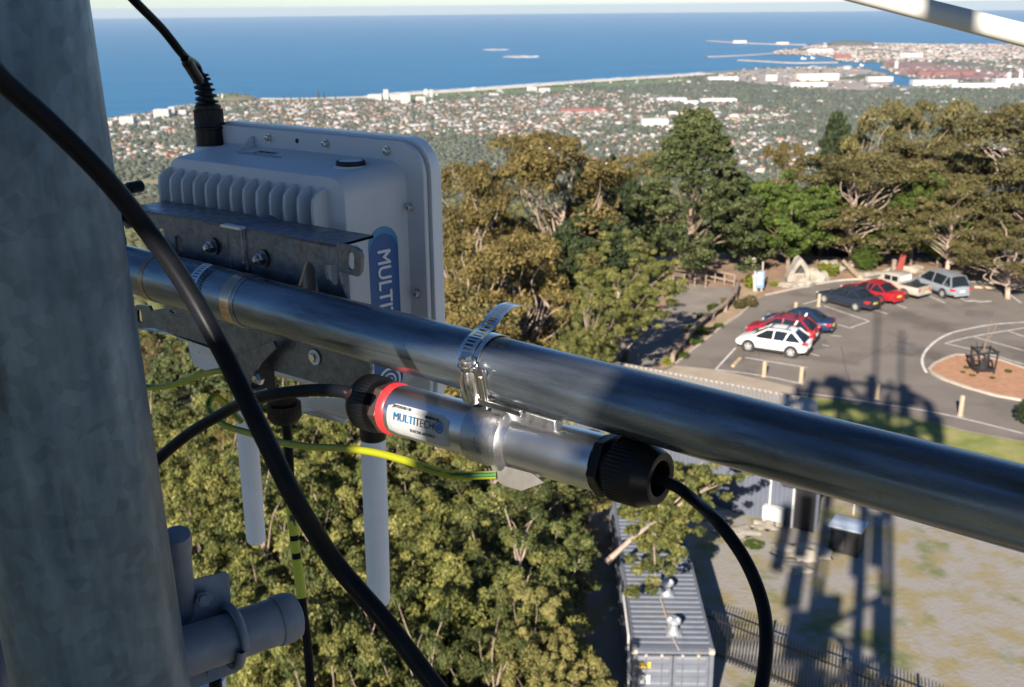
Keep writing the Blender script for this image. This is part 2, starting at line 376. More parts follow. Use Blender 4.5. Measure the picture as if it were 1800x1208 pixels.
def house_arrays(x, y, s0):
    n = len(x); sx = rng.uniform(6, 10.5, n)*s0; sy = rng.uniform(4.5, 7.5, n)*s0; sz = rng.uniform(3.4, 5.4, n)*(1+.3*(s0-1))
    big = rng.uniform(size=n) < .06; sx = np.where(big, sx*2.0, sx); sy = np.where(big, sy*1.7, sy); sz = np.where(big, sz*1.6, sz)
    yaw = np.where(fbm(x, y, 300, 5) > .5, .35, -.5)+rng.normal(0, .1, n)+np.where(rng.uniform(size=n) < .4, math.pi/2, 0)
    wall = WALLS[rng.integers(0, len(WALLS), n)]*rng.uniform(.6, 1.1, n)[:, None]
    roof = ROOFS[rng.choice(len(ROOFS), n, p=RP)]*rng.uniform(.85, 1.15, n)[:, None]
    roof = np.where(big[:, None], np.array([.50, .49, .475]), roof)
    return sx, sy, sz, yaw, wall, roof
sx, sy, sz, yaw, wall, roof = house_arrays(hx, hy, 1.0)
order = np.argsort(np.hypot(hx, hy)); near = order[:280]; rest = order[280:]
mats_roof = {}
def nearest_roof(c):
    if c[0] > .44 and c[1] > .4: return 'white'
    if c[0] > .35 and c[1] > .3: return 'pale grey'
    if c[0] > 1.7*c[1]: return 'orange tiled'
    return 'dark'
protos = {}
M_wallh = mat('rendered_house_wall', (.44, .40, .35), .9)
M_roofs = {'white': mat('white_sheet_roof', (.62, .60, .57), .6), 'pale grey': mat('pale_grey_roof', (.42, .40, .38), .7), 'orange tiled': mat('orange_roof_tiles', (.38, .14, .08), .85), 'dark': mat('dark_roof_tiles', (.14, .13, .13), .85)}
for kx in M_roofs:
    me = bpy.data.meshes.new('town_house'); me.from_pydata([tuple(p) for p in HV], [], [tuple(f) for f in HT]); me.materials.append(M_wallh); me.materials.append(M_roofs[kx])
    me.polygons.foreach_set('material_index', [1-int(v) for v in HW]); me.update(); protos[kx] = me
for i in near:
    kx = nearest_roof(roof[i]); o = put('town_house', protos[kx], None, 'small %s roofed house in the town below, at its near edge among trees' % kx, 'house', '%s roofed houses in the nearer streets of the town' % kx)
    o.location = (hx[i], hy[i], PLAIN); o.scale = (sx[i], sy[i], sz[i]); o.rotation_euler = (0, 0, yaw[i])
roof[rest] = np.where(rng.uniform(size=(len(rest), 1)) < .3, roof[rest]*.45+.03, roof[rest]); V, F, T = many(HV, HT, HW, hx[rest], hy[rest], np.full(len(rest), PLAIN), sx[rest], sy[rest], sz[rest], yaw[rest], wall[rest], roof[rest])
a = house_arrays(bx, by, 1.8)
V2, F2, T2 = many(HV, HT, HW, bx, by, np.full(len(bx), PLAIN), *a)
me = np_mesh('town_houses', np.vstack([V, V2]), np.vstack([F, F2+len(V)]), np.vstack([T, T2])); me.materials.append(M_tint)
put('town_houses', me, None, 'thousands of small houses spread over the coastal town and port suburbs', None, None, 'stuff')
# ---- trees between the houses and the forest belts
ICO = None
bm = bmesh.new(); bmesh.ops.create_icosphere(bm, subdivisions=1, radius=1); IV = np.array([v.co[:] for v in bm.verts]); IF = np.array([[v.index for v in f.verts] for f in bm.faces]); bm.free()
bm = bmesh.new(); bmesh.ops.create_icosphere(bm, subdivisions=2, radius=1); IV2 = np.array([v.co[:] for v in bm.verts]); IF2 = np.array([[v.index for v in f.verts] for f in bm.faces]); bm.free()
bm = bmesh.new()
def blobs(x, y, z, r, h, tints, base=IV, faces=IF, jit=.25):
    n = len(x); V = base[None]*np.stack([r, r, h], -1)[:, None, :]*rng.uniform(1-jit, 1+jit, (n, len(base), 1))+np.stack([x, y, z], -1)[:, None, :]
    F = (faces[None]+np.arange(n)[:, None, None]*len(base)).reshape(-1, 3); T = np.repeat(tints, len(faces), 0)*rng.uniform(.8, 1.2, (n*len(faces), 1))
    return V.reshape(-1, 3), F, T
tx, ty = np.meshgrid(np.arange(-3700, 5200, 20), np.arange(2700, 9000, 24)); tx = tx.ravel()+rng.uniform(-9, 9, tx.size); ty = ty.ravel()+rng.uniform(-9, 9, ty.size)
k = inside(tx, ty, land) & (np.degrees(np.arctan2(tx, ty)) > -31) & (np.degrees(np.arctan2(tx, ty)) < 31); tx, ty = tx[k], ty[k]
dn = town_mask(tx, ty); green = np.zeros(len(tx), bool); strand = in_px(tx, ty, BEACHBAND)
for q in ([(655, 172), (760, 166), (900, 157), (1000, 152), (1040, 158), (900, 168), (760, 176), (660, 180)], [(1040, 148), (1180, 138), (1225, 139), (1200, 145), (1120, 152), (1050, 155)], [(1270, 205), (1360, 198), (1390, 206), (1330, 216), (1270, 213)],
          [(1300, 120), (1560, 120), (1610, 158), (1530, 162), (1440, 158), (1290, 146)], [(1552, 110), (1700, 108), (1800, 122), (1850, 145), (1612, 140)], [(200, 322), (290, 314), (292, 326), (204, 334)], [(960, 197), (1060, 192), (1080, 206), (990, 212)],
          [(380, 168), (452, 168), (455, 180), (380, 182)]):
    green |= in_px(tx, ty, q)
p = np.where(dn < .2, .85, .5); p = np.where(green, .04, p); p = np.where(strand, 0, p)
k = rng.uniform(size=len(tx)) < p*np.where(np.hypot(tx, ty) > 6500, .6, 1); tx, ty = tx[k], ty[k]; n = len(tx)
tt = np.array([.048, .056, .036])[None]*rng.uniform(.7, 1.7, (n, 1))*np.array([[1, 1, 1]])+rng.uniform(0, .012, (n, 3))
V, F, T = blobs(tx, ty, np.full(n, PLAIN+4.0), rng.uniform(6, 12, n), rng.uniform(5, 10, n), tt)
print('town trees', n, 'houses', len(hx), len(bx))
me = np_mesh('town_trees', V, F, T); me.materials.append(M_tint); put('town_trees', me, None, 'dark green trees scattered between the houses and in forest belts', None, None, 'stuff')
gx = gy = gx2 = gy2 = None

# ---- towers, sheds and port works, each a thing
M_white = mat('white_render', (.50, .49, .47), .8); M_win = mat('dark_window_band', (.05, .06, .07), .3)
M_cream = mat('cream_metal_sheeting', (.62, .42, .32), .7, var=(.70, .52, .42), vscale=.01); M_shed = mat('pale_shed_roof', (.52, .56, .60), .5)
M_red = mat('red_brown_steelwork', (.19, .075, .06), .8); M_green = mat('headland_grass', (.09, .11, .045), .95, var=(.14, .13, .07), vscale=.01)
def block(x, y, wpx, hpx, label, roofcol=None, depth=None, nm='apartment_tower', cat='building', floors=6, wallm=None, yaw=0.0):
    q = G(x, y, PLAIN); s = (q-CLOC).length/FPX; W = wpx*s; H = hpx*s; D = depth or max(14, W*.8)
    t = thing(nm, label, cat, q, yaw)
    MB().box((0, 0, H/2), (W, D, H)).build('wall', wallm or M_white, t, smooth=False, world=False)
    MB().box((0, 0, H+.8), (W*.96, D*.96, 1.6)).build('roof', roofcol or M_white, t, smooth=False, world=False)
    if floors:
        for k in range(floors):
            z = H*(k+.6)/floors
            MB().box((0, -D/2-.15, z), (W*.86, .3, H/floors*.38)).build('window', M_win, t, smooth=False, world=False)
    return t
for (x, y, ww, hh, lb) in ((679, 176, 8, 17, 'tallest white apartment tower left of the pair near the beach'), (714, 183, 15, 17, 'broad white apartment tower in front of the beachfront'), (749, 171, 6, 13, 'slim white tower, left of a close pair by the beach'),
                           (758, 171, 6, 12, 'slim white tower, right of a close pair by the beach'), (697, 178, 18, 9, 'low wide white apartment block between the towers'), (660, 176, 22, 9, 'long white beachfront block left of the towers'),
                           (740, 178, 16, 7, 'squat white block below the slim pair of towers'), (832, 160, 6, 5, 'small white building at the start of the golf course'), (226, 219, 22, 12, 'white apartment block near the left shore beside the mast'),
                           (287, 207, 24, 13, 'white apartment block with dark balconies above the left shore'), (303, 202, 10, 12, 'narrow white block right of the balcony block'), (322, 203, 12, 8, 'small white block left of the black connector'),
                           (258, 222, 14, 7, 'low cream block between the two shore apartment blocks'), (192, 222, 14, 7, 'white block hard against the mast at the shore'),
                           (935, 160, 16, 6, 'white clubhouse on the golf course, left one'), (957, 162, 18, 6, 'white clubhouse on the golf course, right one'), (868, 170, 16, 5, 'long white pavilion below the golf course')):
    block(x, y, ww, hh, lb)
for (x, y, ww, hh, lb, rm) in ((1435, 141, 68, 10, 'long cream warehouse on the port yard', M_cream), (1355, 142, 18, 9, 'white silo building left of the cream warehouse', M_white), (1420, 152, 60, 6, 'pale low shed in front of the cream warehouse', M_white),
                               (1545, 143, 40, 7, 'white shed beside the harbour channel', M_white), (1500, 139, 16, 6, 'small white store right of the cream warehouse', M_white), (1640, 150, 70, 8, 'pale blue shed roof, first of the row right of the channel', M_shed), (1720, 155, 90, 7, 'long pale shed roof, second of the row right of the channel', M_shed),
                               (1780, 148, 60, 8, 'pale blue shed at the right edge of the picture', M_shed), (1270, 142, 50, 6, 'pale blue factory roof behind the dunes', M_shed), (1262, 180, 60, 6, 'long white factory roof in the dark forest', M_white), (1214, 184, 24, 6, 'white shed at the left end of the forest factory', M_white),
                               (1150, 222, 45, 12, 'large white school building above the dark pine', M_white), (1018, 196, 70, 5, 'long red roofed hall in the town centre', M_red), (1180, 178, 50, 5, 'pale grey sheds in the flat land behind the pine', M_shed), (1190, 203, 30, 6, 'white hall behind the pine crown', M_white),
                               (1480, 103, 26, 7, 'orange storage shed on the inner quay', M_red), (1440, 92, 40, 5, 'white terminal building on the outer quay', M_white), (1600, 101, 36, 6, 'white terminal building above the ore yard', M_white), (1300, 76, 22, 4, 'pale works on the outer breakwater', M_cream),
                               (1375, 78, 20, 3, 'small pale works near the root of the outer breakwater', M_cream), (1660, 132, 90, 5, 'low red ore shed along the channel', M_red)):
    block(x, y, ww, hh, lb, roofcol=rm, nm='warehouse', cat='warehouse', floors=0, wallm=rm if rm in (M_red, M_cream) else M_white, depth=(60 if ww > 30 else 35))
for (x, y, h, lb) in ((1575, 122, 12, 'white silo tower at the edge of the red ore yard'), (1773, 142, 12, 'tall white silo right of the pale sheds, left one'), (1793, 144, 15, 'tall white silo at the right edge of the picture')):
    q = G(x, y, PLAIN); s = (q-CLOC).length/FPX; t = thing('silo', lb, 'silo', q)
    MB().cyl((0, 0, 0), (0, 0, h*s), 3*s, n=14).build('shell', M_white, t, world=False)
    MB().lathe((0, 0, h*s), (0, 0, 1), [(0, 3.1*s), (1.2*s, .4*s)], 14).build('roof', M_white, t, world=False)
for i, (x, y, h) in enumerate(((1563, 118, 12), (1582, 127, 9), (1615, 130, 9), (1640, 134, 8), (1625, 108, 9), (1690, 136, 8))):
    q = G(x, y, PLAIN); s = (q-CLOC).length/FPX
    t = thing('dock_crane', 'red steel ship unloader number %d from the left on the ore quay' % (i+1) if 0 else ['red crane at the left tip of the ore quay', 'red crane beside the channel bend', 'red crane behind the channel sheds', 'red crane over the low ore shed', 'red crane on the far side of the ore yard', 'rightmost red crane of the ore yard'][i], 'crane', q, .3*i)
    b = MB()
    for sx_ in (-1, 1):
        for sy_ in (-1, 1): b.bar((sx_*4*s*.5, sy_*10, 0), (sx_*3*s*.5, sy_*8, h*s*.6), 4, 4)
    b.build('frame', M_red, t, world=False)
    b = MB(); b.bar((-6*s, 0, h*s*.62), (9*s, 0, h*s*.70), 6, 5); b.bar((0, 0, h*s*.6), (0, 0, h*s), 4, 4); b.bar((0, 0, h*s), (9*s, 0, h*s*.7), 2, 2); b.build('boom', M_red, t, world=False)
# low ore heaps
for i, (x, y, ww) in enumerate(((1570, 117, 14), (1600, 122, 26), (1640, 121, 26), (1660, 128, 30), (1720, 131, 34), (1590, 132, 20))):
    q = G(x, y, PLAIN); s = (q-CLOC).length/FPX
    MB().blob(q, (ww*s*.5, 60, 4*s), 2, i, .3, 2, flat=0).build('ore_heap', M_ore, label='long heap of red ore %s' % ['at the quay tip', 'behind the channel bend', 'under the white terminal', 'beside the low red shed', 'rightmost in the ore yard', 'nearest the channel'][i], cat='ore heap')
# headland with lighthouse, hill of the far port
q = G(405, 176, PLAIN); t = thing('headland', 'grassy headland with a flat top jutting out from the town', 'headland', q)
MB().blob(q, (150, 110, 20), 3, 4, .2, 1.5, flat=0).build('hill', M_green, t)
q = G(391, 173, PLAIN+16); t = thing('lighthouse', 'white lighthouse on the grassy headland', 'lighthouse', q)
MB().lathe(q, (0, 0, 1), [(0, 4.5), (20, 3.2)], 14).build('tower', M_white, t); MB().lathe(q+Vector((0, 0, 20)), (0, 0, 1), [(0, 4.2), (.8, 4.2), (.9, 2.4), (4, 2.4), (4.2, 2.9), (6.5, .2)], 14).build('lantern', M_white, t)
q = G(1498, 81, PLAIN); MB().blob(q, (260, 200, 60), 3, 9, .15, 1.2, flat=0).build('headland', mat('scrub_hill', (.05, .06, .035), .95, var=(.09, .08, .06), vscale=.01), label='dark scrubby hill on the far headland of the port', cat='headland')
q = G(1522, 139, PLAIN); MB().blob(q, (170, 100, 26), 3, 11, .2, 1.2, flat=0).build('wooded_mound', mat('mound_trees', (.03, .045, .025), .95, var=(.05, .06, .03), vscale=.05), label='dark wooded mound behind the white port sheds', cat='mound')
# boats in the harbour
M_hull = mat('white_hull', (.7, .7, .7), .5)
for i, (x, y, l, lb) in enumerate(((1412, 104, 8, 'white ship moored in the inner harbour, left one'), (1428, 103, 6, 'white ship moored in the inner harbour, right one'), (1514, 116, 5, 'small white boat in the harbour channel'))):
    q = G(x, y, -441.5); s = (q-CLOC).length/FPX; t = thing('ship', lb, 'ship', q)
    L = l*s; MB().prism([(-L/2, 0), (L/2, 0), (L/2+8, 7), (-L/2-3, 7)], (0, -6, 0), (Vector((1, 0, 0)), Vector((0, 0, 1)), Vector((0, 1, 0))), 12).build('hull', M_hull, t, world=False, smooth=False)
    MB().box((-L*.2, 0, 12), (L*.3, 9, 10)).build('cabin', M_hull, t, world=False, smooth=False)
# Norfolk pines behind the beach
M_pinefar = mat('norfolk_pine_foliage', (.022, .035, .02), .95)
me = None; b = MB()
for k in range(7): b.lathe((0, 0, .12+k*.12), (0, 0, 1), [(0, .2-.022*k), (.16, .02)], 8)
tr = MB().cyl((0, 0, 0), (0, 0, .2), .03, n=6)
pp = thing('norfolk_pine', 'tall dark Norfolk pine behind the beach, leftmost', 'tree', (0, 0, 0)); tr.build('trunk', M_pinefar, pp, world=False); b.build('crown', M_pinefar, pp, world=False)
first = True
for (x, y, h, g) in ((512, 180, 10, 'left cluster'), (528, 182, 13, 'left cluster'), (535, 182, 11, 'left cluster'), (545, 178, 8, 'left cluster'), (560, 174, 15, 'tall middle pair'), (570, 174, 12, 'tall middle pair'), (590, 176, 10, 'right end'), (500, 178, 8, 'left cluster'), (640, 180, 8, 'right end')):
    q = G(x, y, PLAIN); s = (q-CLOC).length/FPX*h
    lb = 'tall dark Norfolk pine behind the beach in the %s of the row' % g
    o = pp if first else dup(pp, q, 0, lb); first = False
    o['label'] = lb; o['group'] = 'Norfolk pines along the beach, %s' % g; o.location = q; o.scale = (s, s, s)
# ============================================================ ESCARPMENT AND LOOKOUT GROUND
def edge_x(y):                                            # the left edge of the level ground
    return float(np.interp(y, [-20, 20, 35, 50, 62, 80, 95, 110], [2.0, 2.0, 2.5, 4.0, 5.5, 6.0, 4.0, 0.0]))
def terr(x, y):
    dl = edge_x(y)-x; df = y-92
    d = max(0, dl, df) if not (dl > 0 and df > 0) else math.hypot(dl, df)
    z = -515*(1-math.exp(-d/1500.0)) - min(d, 30)*.22
    if d > 20: z += noise.noise(Vector((x/45, y/45, 1)))*min(6, (d-20)*.06) + noise.noise(Vector((x/260, y/260, 5)))*min(26, (d-20)*.08)
    return max(z, -446)
M_lawn = mat('compound_ground', (.235, .22, .20), .95, var=(.22, .185, .10), vscale=.8, vdetail=14, stops=(.46, .60), var2=(.12, .135, .05), v2scale=.45, v2stops=(.55, .66), bump=.9, bscale=6)
M_slope = mat('forest_floor', (.10, .085, .05), .95, var=(.06, .07, .03), vscale=.2, vdetail=8)
M_bark_ground = mat('leaf_litter', (.30, .19, .12), .95, var=(.17, .12, .08), vscale=.5, vdetail=10, bump=.5, bscale=4)
na = 240; radii = [0]+list(np.geomspace(4, 4200, 120)); vs = []; fs = []; mi = []
for r in radii:
    for a in range(na):
        th = 2*math.pi*a/na; x = r*math.sin(th); y = r*math.cos(th); vs.append((x, y, terr(x, y)-.012))
for i in range(len(radii)-1):
    for a in range(na):
        a2 = (a+1) % na; f = (i*na+a, i*na+a2, (i+1)*na+a2, (i+1)*na+a)
        if i == 0: f = (a, (i+1)*na+a2, (i+1)*na+a) if a == 0 else (0, (i+1)*na+a2, (i+1)*na+a)
        fs.append(f[::-1] if len(f) == 4 else f[::-1])
        th = 2*math.pi*(a+.5)/na; r = radii[i+1]; x = r*math.sin(th); y = r*math.cos(th)
        dl = edge_x(y)-x; mi.append(0 if dl < 0 and y < 56 else (2 if dl < 2 and y < 100 else 1))
me = bpy.data.meshes.new('lookout_ground'); me.from_pydata(vs, [], fs); [me.materials.append(m) for m in (M_lawn, M_slope, M_bark_ground)]
me.polygons.foreach_set('material_index', mi); me.update(); me.shade_smooth(); put('lookout_ground', me, kind='structure')

# ---- paving
M_asph = mat('asphalt', (.150, .130, .112), .9, var=(.182, .160, .140), vscale=.35, vdetail=10, bump=.25, bscale=25, var2=(.108, .094, .082), v2scale=.2, v2stops=(.52, .66), spec=.3)
M_kerb = mat('kerb_concrete', (.42, .37, .31), .9, var=(.34, .30, .25), vscale=2, bump=.3)
M_line = mat('worn_road_paint', (.60, .57, .53), .8, var=(.36, .33, .31), vscale=2.5, vdetail=8, stops=(.45, .7))
M_mulch = mat('bark_mulch', (.40, .21, .12), .95, var=(.30, .16, .09), vscale=3, vdetail=8, bump=.8, bscale=14)
M_grass = mat('mown_grass', (.14, .17, .035), .95, var=(.26, .24, .085), vscale=.6, vdetail=9, stops=(.4, .62), bump=.8, bscale=10)
def gw(pts, z=0.0): return [G(x, y, z) for x, y in pts]
edge = [(1140, 650), (1186, 643), (1236, 603), (1275, 572), (1302, 554), (1322, 534), (1345, 520), (1372, 514), (1438, 500), (1489, 493), (1547, 492), (1620, 494), (1687, 496), (1800, 503), (1990, 520)]
lower = [(2150, 830), (1800, 775), (1700, 757), (1640, 741), (1560, 722), (1500, 708), (1450, 700), (1400, 694), (1250, 672), (1130, 664)]
MB().sheet([p+Vector((0, 0, .012)) for p in gw(edge+lower)]).build('car_park_asphalt', M_asph, smooth=False, kind='structure')
path = gw([(1060, 640), (1090, 600), (1130, 575), (1165, 545), (1180, 520), (1185, 500), (1230, 497), (1290, 505), (1284, 522), (1262, 540), (1222, 565), (1200, 590), (1170, 625), (1150, 650), (1130, 690), (1020, 690)])
MB().sheet([p+Vector((0, 0, .004)) for p in path]).build('lookout_path', mat('path_asphalt', (.17, .15, .135), .9, var=(.23, .20, .17), vscale=.6, vdetail=9), smooth=False, kind='structure')
MB().sheet([p+Vector((0, 0, .008)) for p in gw([(1400, 695), (1450, 701), (1500, 710), (1560, 724), (1640, 743), (1700, 759), (1800, 778), (2100, 850), (2100, 1000), (1900, 880), (1700, 810), (1560, 790), (1440, 780), (1400, 740)])]).build('grass_verge', M_grass, smooth=False, kind='structure')
concrete = gw([(1186, 643), (1258, 650), (1400, 682), (1400, 694), (1250, 672), (1150, 664)], .0)
MB().sheet([p+Vector((0, 0, .018)) for p in concrete]).build('concrete_apron', mat('worn_concrete', (.34, .29, .23), .9, var=(.28, .23, .17), vscale=.7, vdetail=8), smooth=False, kind='structure')
# garden bed between path and car park
bed = gw([(1160, 650), (1186, 642), (1236, 602), (1275, 571), (1302, 553), (1322, 533), (1335, 512), (1300, 500), (1284, 522), (1262, 540), (1222, 566), (1200, 591)])
MB().sheet([p+Vector((0, 0, .03)) for p in bed]).build('garden_bed', mat('sandy_garden_soil', (.36, .25, .17), .95, var=(.24, .18, .10), vscale=1.2, vdetail=9, bump=.6, bscale=8), smooth=False, kind='structure')
# bark strip under the far trees
bark = gw([(1290, 506), (1335, 512), (1372, 513), (1438, 499), (1489, 492), (1547, 491), (1620, 493), (1687, 495), (1800, 502), (1990, 519), (2050, 490), (1800, 455), (1500, 452), (1300, 462), (1180, 480), (1185, 499)])
MB().sheet([p+Vector((0, 0, .006)) for p in bark]).build('leaf_litter_strip', M_bark_ground, smooth=False, kind='structure')
MB().kerb(smoothline(gw(edge[1:6]), 4), .15, .13).build('kerb', M_kerb, kind='structure')
MB().kerb(smoothline(gw(edge[6:]), 4), .15, .13).build('kerb', M_kerb, kind='structure')
# ---- traffic island
isl_px = [(1633, 652), (1642, 642), (1660, 633), (1680, 626), (1710, 627), (1760, 636), (1830, 660), (1900, 690), (1880, 712), (1800, 706), (1750, 697), (1700, 683), (1660, 669), (1640, 659)]
isl = gw(isl_px)
MB().kerb(isl, .18, .13, closed=True).build('island_kerb', M_kerb, kind='structure')
MB().sheet([p+Vector((0, 0, .10)) for p in isl]).build('traffic_island', M_mulch, smooth=False, kind='structure')
# ---- painted lines
def line(pts, wd=.11): 
    MB().strip([Vector((p.x, p.y, .017)) for p in (gw(smoothline(pts, 6)) if len(pts) > 2 else gw(pts))], wd).build('painted_line', M_line, smooth=False, kind='structure')
line([(1629, 656), (1622, 642), (1622, 628), (1630, 614), (1648, 598), (1672, 586), (1705, 578), (1745, 571), (1800, 567), (1870, 566)], .16)
for q in ([(1661, 604), (1710, 592), (1800, 577), (1830, 573)], [(1661, 604), (1720, 618), (1800, 641)], [(1710, 592), (1800, 617)], [(1768, 581), (1800, 592)],
          [(1448, 538), (1528, 565)], [(1528, 565), (1494, 577)], [(1455, 566), (1494, 577)], [(1412, 535), (1448, 525)],
          [(1460, 590), (1479, 592)], [(1445, 607), (1458, 609)], [(1420, 621), (1440, 626)], [(1310, 629), (1420, 647)], [(1535, 545), (1560, 552)], [(1577, 536), (1593, 542)],
          [(1618, 514), (1661, 533)], [(1683, 521), (1698, 530)], [(1764, 510), (1795, 533)], [(1258, 650), (1293, 612)], [(1258, 650), (1340, 661), (1412, 676)],
          [(1560, 712), (1640, 725), (1700, 738), (1757, 752), (1800, 763)], [(1400, 690), (1480, 700), (1560, 712)]):
    line(q)
MB().strip([Vector((p.x, p.y, .017)) for p in gw([(1698, 530), (1712, 529), (1722, 531), (1742, 530)])], .22).build('painted_letters', M_line, smooth=False, kind='structure')
# asphalt repairs and stains lie as thin sheets of their own
M_patch = mat('asphalt_repair', (.105, .095, .086), .92, var=(.135, .122, .11), vscale=1.2, vdetail=9, bump=.3, bscale=25)
for q in ([(1420, 600), (1452, 597), (1462, 611), (1430, 616)], [(1580, 600), (1612, 604), (1606, 622), (1572, 618)], [(1700, 545), (1748, 548), (1744, 558), (1694, 555)], [(1350, 545), (1372, 548), (1362, 560), (1342, 556)], [(1300, 652), (1330, 656), (1324, 664), (1294, 660)]):
    MB().sheet([Vector((p.x, p.y, .0145)) for p in gw(q)]).build('asphalt_patch', M_patch, smooth=False, kind='structure')
M_crack = mat('asphalt_crack_sealant', (.045, .042, .04), .8)
rc = random.Random(12)
for (x0, y0, x1, y1) in ((1380, 590, 1560, 560), (1500, 640, 1600, 590), (1620, 530, 1790, 548), (1300, 575, 1345, 640), (1480, 610, 1500, 690), (1560, 580, 1750, 700)):
    pts = [(x0+(x1-x0)*k/7+rc.uniform(-4, 4), y0+(y1-y0)*k/7+rc.uniform(-2.5, 2.5)) for k in range(8)]
    MB().strip([Vector((p.x, p.y, .0155)) for p in gw(smoothline(pts, 3))], .035).build('crack_sealant', M_crack, smooth=False, kind='structure')
# wheel stops
M_stop = mat('timber_wheel_stop', (.46, .36, .24), .85, var=(.36, .27, .18), vscale=4)
for a, b, lb in (((1712, 506), (1750, 508), 'pale timber wheel stop at the far kerb right of the silver wagon'), ((1783, 511), (1830, 514), 'pale timber wheel stop at the far kerb against the right edge'), ((1288, 646), (1302, 632), 'short pale wheel stop in the bay nearest the white car')):
    p, q = gw([a, b]); MB().bar(p+Vector((0, 0, .08)), q+Vector((0, 0, .08)), .22, .14).build('wheel_stop', M_stop, bevel=.02, label=lb, cat='wheel stop', group='timber wheel stops')

# ============================================================ CAR PARK FURNITURE
M_timber = mat('weathered_timber', (.42, .33, .23), .9, var=(.30, .23, .16), vscale=3, stretch=(1, 1, .2), bump=.4)
M_log = mat('grey_brown_log', (.27, .21, .16), .9, var=(.19, .145, .11), vscale=3, bump=.5)
M_black = mat('black_painted_steel', (.018, .018, .02), .45)
M_darkm = mat('dark_metal', (.05, .05, .052), .5)
for (x, y, h, lb) in ((1343, 662, .95, 'timber bollard at the front bay below the white car'), (1408, 672, .95, 'timber bollard right of the white car at the edge of the tower shadow'), (1398, 553, .9, 'timber bollard behind the blue sedan'), (1439, 539, .95, 'timber bollard at the nose of the dark sedan'),
                      (1541, 701, .95, 'timber bollard standing in the tower shadow'), (1688, 731, 1.15, 'tallest timber bollard, beside the grass verge right of the shadow')):
    q = G(x, y); t = thing('bollard', lb, 'bollard', q, .3, 'timber bollards round the car park')
    MB().lathe(q, (0, 0, 1), [(0, .13), (h-.05, .125), (h, .09)], 8).build('post', M_timber, t, smooth=False)
    MB().lathe(q+Vector((0, 0, .01)), (0, 0, 1), [(0, .17), (.03, .16)], 8).build('footing', M_kerb, t, smooth=False)
# log rail fence
rail_px = [(1182, 641), (1200, 616), (1225, 585), (1252, 563), (1275, 548), (1292, 528), (1296, 512)]
rp = [q+Vector((0, 0, .0)) for q in gw(rail_px)]
t = thing('log_fence', 'low log rail fence running along the garden bed beside the path', 'fence', rp[0])
for i in range(len(rp)-1):
    a, b = rp[i]+Vector((0, 0, .62)), rp[i+1]+Vector((0, 0, .62)); m = (a+b)/2+Vector((0, 0, .03*(-1)**i))
    MB().tube(smoothline([a, m, b], 4), .15, 8).build('rail', M_log, t)
for q in rp: MB().cyl(q, q+Vector((0, 0, .72)), .16, .15, 8).build('post', M_log, t)
# timber picnic rail
for (a, b, lb) in (((1183, 497), (1240, 506), 'black post and rail barrier under the pine, left section by the path'), ((1240, 494), (1290, 504), 'brown post and rail barrier under the pine, right section')):
    p, q = gw([a, b]); t = thing('rail_barrier', lb, 'barrier', p)
    for k in range(4):
        c = p.lerp(q, k/3); MB().box(c+Vector((0, 0, .5)), (.09, .09, 1.0)).build('post', M_log, t, smooth=False)
    for z in (.45, .95): MB().bar(p+Vector((0, 0, z)), q+Vector((0, 0, z)), .05, .12).build('rail', M_black if a[0] < 1200 else M_log, t, smooth=False)
# bin
q = G(1099, 643); t = thing('litter_bin', 'dark grey round litter bin on the path behind the pipe', 'bin', q)
MB().lathe(q, (0, 0, 1), [(0, .27), (.85, .30)], 16).build('drum', M_darkm, t); MB().lathe(q+Vector((0, 0, .85)), (0, 0, 1), [(0, .31), (.08, .31), (.16, .2)], 16).build('lid', M_darkm, t)
q = G(1086, 643); t = thing('litter_bin', 'smaller black bin standing left of the grey litter bin', 'bin', q)
MB().lathe(q, (0, 0, 1), [(0, .16), (.55, .18)], 12).build('drum', M_black, t); MB().lathe(q+Vector((0, 0, .55)), (0, 0, 1), [(0, .19), (.06, .15)], 12).build('lid', M_black, t)
# information sign
M_blue = mat('blue_sign_panel', (.16, .24, .38), .5); M_pale = mat('pale_sign_text', (.6, .62, .62), .6)
q = G(1334, 512); t = thing('information_sign', 'blue information sign on a leaning pair of grey slabs by the path', 'sign', q)
for dx, lean, h in ((-.28, -.25, 2.6), (.18, .02, 2.3)):
    MB().bar(q+Vector((dx, 0, 0)), q+Vector((dx+lean, .1, h)), .10, .26).build('post', M_kerb, t, smooth=False)
MB().box(q+Vector((0, -.14, .95)), (.62, .06, 1.35)).build('panel', M_blue, t, smooth=False)
for k in range(6): MB().box(q+Vector((-.02, -.175, 1.45-k*.17)), (.42, .012, .05)).build('text_line', M_pale, t, smooth=False)
